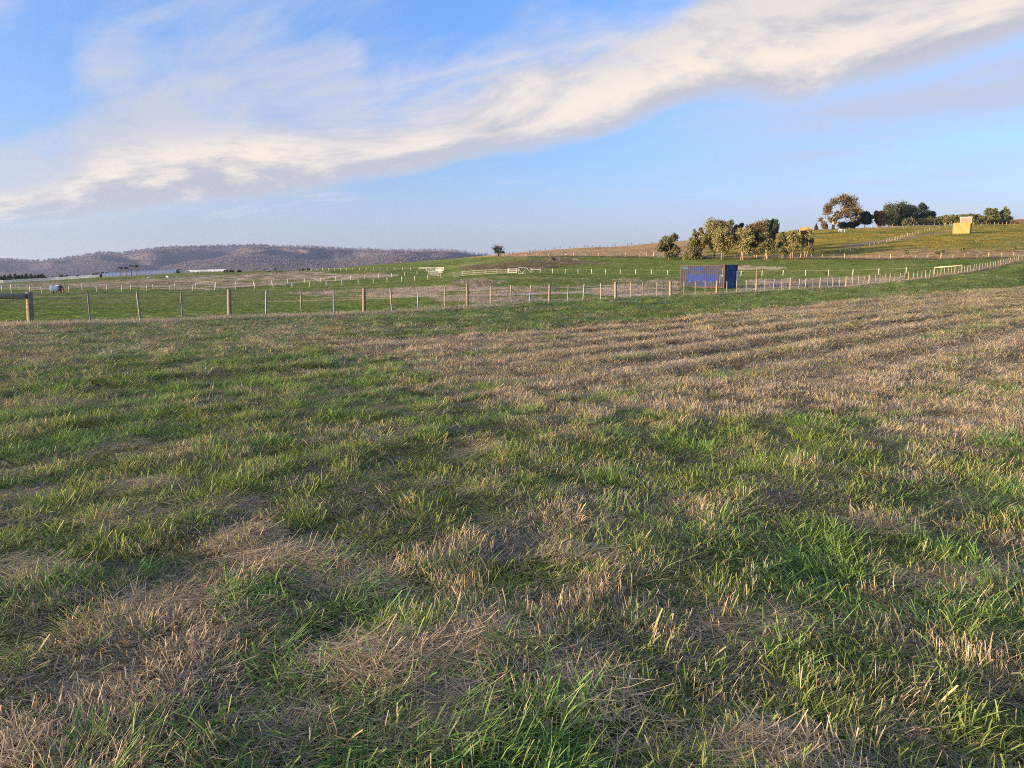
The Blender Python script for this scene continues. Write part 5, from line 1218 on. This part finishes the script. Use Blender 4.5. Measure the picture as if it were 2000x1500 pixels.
# ------------------------------------------------------------------ the forested hills
hs = [(-260, 520), (-150, 512), (-60, 508), (0, 508.5), (34, 511), (63, 513), (82, 512), (99, 510.5), (119, 509), (153, 503.5), (187, 498), (219, 497), (235, 498), (255, 494.5), (289, 490), (315, 487), (340, 486), (376, 485), (402, 484.6), (444, 484), (484, 482), (512, 483), (540, 482.5), (572, 484),
      (606, 485), (640, 487), (685, 489), (753, 491.5), (804, 492), (838, 491.5), (872, 491.5), (889, 492.5), (914, 497), (940, 501), (1000, 508), (1100, 520), (1200, 530)]
fh = [(-260, 545), (0, 538), (60, 533), (150, 523), (210, 516), (250, 519), (300, 527), (345, 520), (375, 514.5), (420, 508), (470, 504), (520, 503), (560, 505), (610, 510), (650, 514), (690, 510), (740, 503), (790, 502), (830, 506), (900, 515), (1000, 528), (1200, 540)]
fu, fe = np.array([uel(*p) for p in hs]).T; gu, ge = np.array([uel(*p) for p in fh]).T
def hill_z(u, Y):
    top = np.interp(u, fu, fe) * 4300 + EYE; q = np.clip((Y - 2700) / 1600, 0, 1)
    sp = 1 - np.abs(2 * fbm(u * 4300, Y, 620, 4, 301) - 1); sp2 = fbm(u * 4300, Y * .6, 260, 3, 303)
    zm = -60 + (top + 60) * (q ** .8) + (sp - .6) * 240 * np.sin(PI * q) + (sp2 - .5) * 50 * np.sin(PI * q)
    back = np.clip((Y - 4300) / 900, 0, 1); zm = np.where(Y > 4300, top - 260 * back, np.minimum(zm, EYE + np.interp(u, fu, fe) * Y - 4))
    ft = np.interp(u, gu, ge) * 3100 + EYE; q2 = np.clip((Y - 2500) / 600, 0, 1); zf = -60 + (ft + 60) * np.sin(q2 * PI / 2) - np.clip((Y - 3100) / 600, 0, 1) * 160 + (sp - .6) * 26 * q2
    return np.maximum(zm, zf)
uu = np.linspace(-1.15, .22, 420); Yh = np.concatenate([np.linspace(2500, 4300, 150), np.linspace(4320, 5300, 14)])
UU, YYh = np.meshgrid(uu, Yh); ZZ = hill_z(UU, YYh)
nu, ny = len(uu), len(Yh); Iq = (np.arange(ny - 1)[:, None] * nu + np.arange(nu - 1)[None, :]).ravel(); Fq = np.stack([Iq, Iq + 1, Iq + nu + 1, Iq + nu], 1)
hm_ = mesh_np('hills', np.stack([(UU * YYh).ravel(), YYh.ravel(), ZZ.ravel()], 1), Fq)
m_, t_, o_ = material('hazy_bush_floor'); ps = t_.new('ShaderNodeNewGeometry').outputs['Position']; n_ = t_.noise(ps, .012, 5, .65)
principled(t_, o_, t_.mix(t_.sm(n_, .35, .65), (.075, .06, .075), (.13, .09, .085)), .95, None, .1); hm_.materials.append(m_)  # purple tone of distant haze mixed into the hill floor colour
tag(put_mesh('hills', hm_), kind='structure')
def forest_proto(kind, seed):
    rg = random.Random(seed); mb = MB()
    if kind == 0:                                    # regrown crown on a stem
        mb.tube([(0, 0, 0), (0, 0, .8)], [.03, .02], 4, 1, False)
        for i in range(5):
            c = Vector((rg.gauss(0, .13), rg.gauss(0, .13), rg.uniform(.35, .95))); r_ = rg.uniform(.12, .22); n0 = len(mb.v)
            mb.v += [tuple(c + Vector(d) * r_ * rg.uniform(.7, 1.3)) for d in ((1, 0, 0), (-1, 0, 0), (0, 1, 0), (0, -1, 0), (0, 0, 1.1), (0, 0, -.8))]
            for q in ((0, 2, 4), (2, 1, 4), (1, 3, 4), (3, 0, 4), (2, 0, 5), (1, 2, 5), (3, 1, 5), (0, 3, 5)): mb.face([n0 + j for j in q], 0)
    else:                                            # burnt bare poles
        for i in range(3):
            x_, y_ = rg.gauss(0, .2), rg.gauss(0, .2); h = rg.uniform(.7, 1.25); mb.tube([(x_, y_, 0), (x_ + rg.gauss(0, .05), y_, h)], [.035, .016], 4, 1, False)
            for j in range(3): z_ = h * rg.uniform(.5, .9); mb.tube([(x_, y_, z_), (x_ + rg.gauss(0, .16), y_ + rg.gauss(0, .1), z_ + .16)], [.02, .01], 3, 1, False)
    return mb
m_, t_, o_ = material('hazy_regrowth_leaf'); tn_ = t_.attr('tint', 'INSTANCER'); nn_ = t_.new('ShaderNodeObjectInfo').outputs['Random']
principled(t_, o_, t_.mix(t_.m('ADD', tn_, t_.mul(t_.sub(nn_, .5), .22), clamp=True), (.095, .085, .11), (.185, .13, .13)), .8, None, .1); FOREST = m_; FSTEM = plain('burnt_pole', (.17, .14, .145), .9, .3, 1.0, .1)  # bluish haze and sunlit-to-shaded slope tones are put into the leaf colour
fp = [forest_proto(0 if k < 4 else 1, k).mesh('forest_clump', FOREST, FSTEM) for k in range(6)]
NF = 80000; fu_ = rng.uniform(-.80, .10, NF); fY = np.sqrt(rng.uniform(2520 ** 2, 4420 ** 2, NF)); fz = hill_z(fu_, fY); s_ = rng.uniform(6, 12, NF)
nr_ = 1500; ru = rng.uniform(-.8, -.02, nr_); rY = rng.uniform(4240, 4330, nr_); rz = hill_z(ru, rY); rs_ = rng.uniform(13, 24, nr_)
ii = rng.integers(0, 4, NF); ii = np.where((rng.random(NF) < .3), rng.integers(4, 6, NF), ii); ri = np.where((ru > -.33) & (rng.random(nr_) < .8), rng.integers(4, 6, nr_), rng.integers(0, 4, nr_))
fu_, fY, fz, s_, ii = (np.concatenate(q) for q in ((fu_, ru), (fY, rY), (fz, rz), (s_, rs_), (ii, ri)))
scatter('hill_forest', proto_coll('forest', fp), 0, fu_ * fY, fY, fz - 1, rots(len(fY), .04), np.stack([s_, s_, s_ * np.where(np.arange(len(fY)) < NF, .7, 1.0) * rng.uniform(.8, 1.2, len(fY))], 1), ii, sstep(fbm(fu_ * fY, fY * .5, 330, 4, 311), .36, .64))  # noise tint paints warm lit and cool shaded spurs on the forest

# ------------------------------------------------------------------ haze
if True:
    hb = MB().box(-9300, 9300, -9300, 9300, -110, 215).mesh('haze')
    m_ = bpy.data.materials.new('haze'); m_.use_nodes = True; t_ = NT(m_.node_tree); t_.n.clear(); o_ = t_.new('ShaderNodeOutputMaterial')
    v_ = t_.new('ShaderNodeVolumePrincipled'); v_.inputs['Color'].default_value = (.66, .78, 1.0, 1); v_.inputs['Density'].default_value = .00009; v_.inputs['Anisotropy'].default_value = .65
    t_.l.new(v_.outputs[0], o_.inputs['Volume']); hb.materials.append(m_); hz = put_mesh('haze', hb); tag(hz, kind='stuff')
    hz.display_type = 'WIRE'
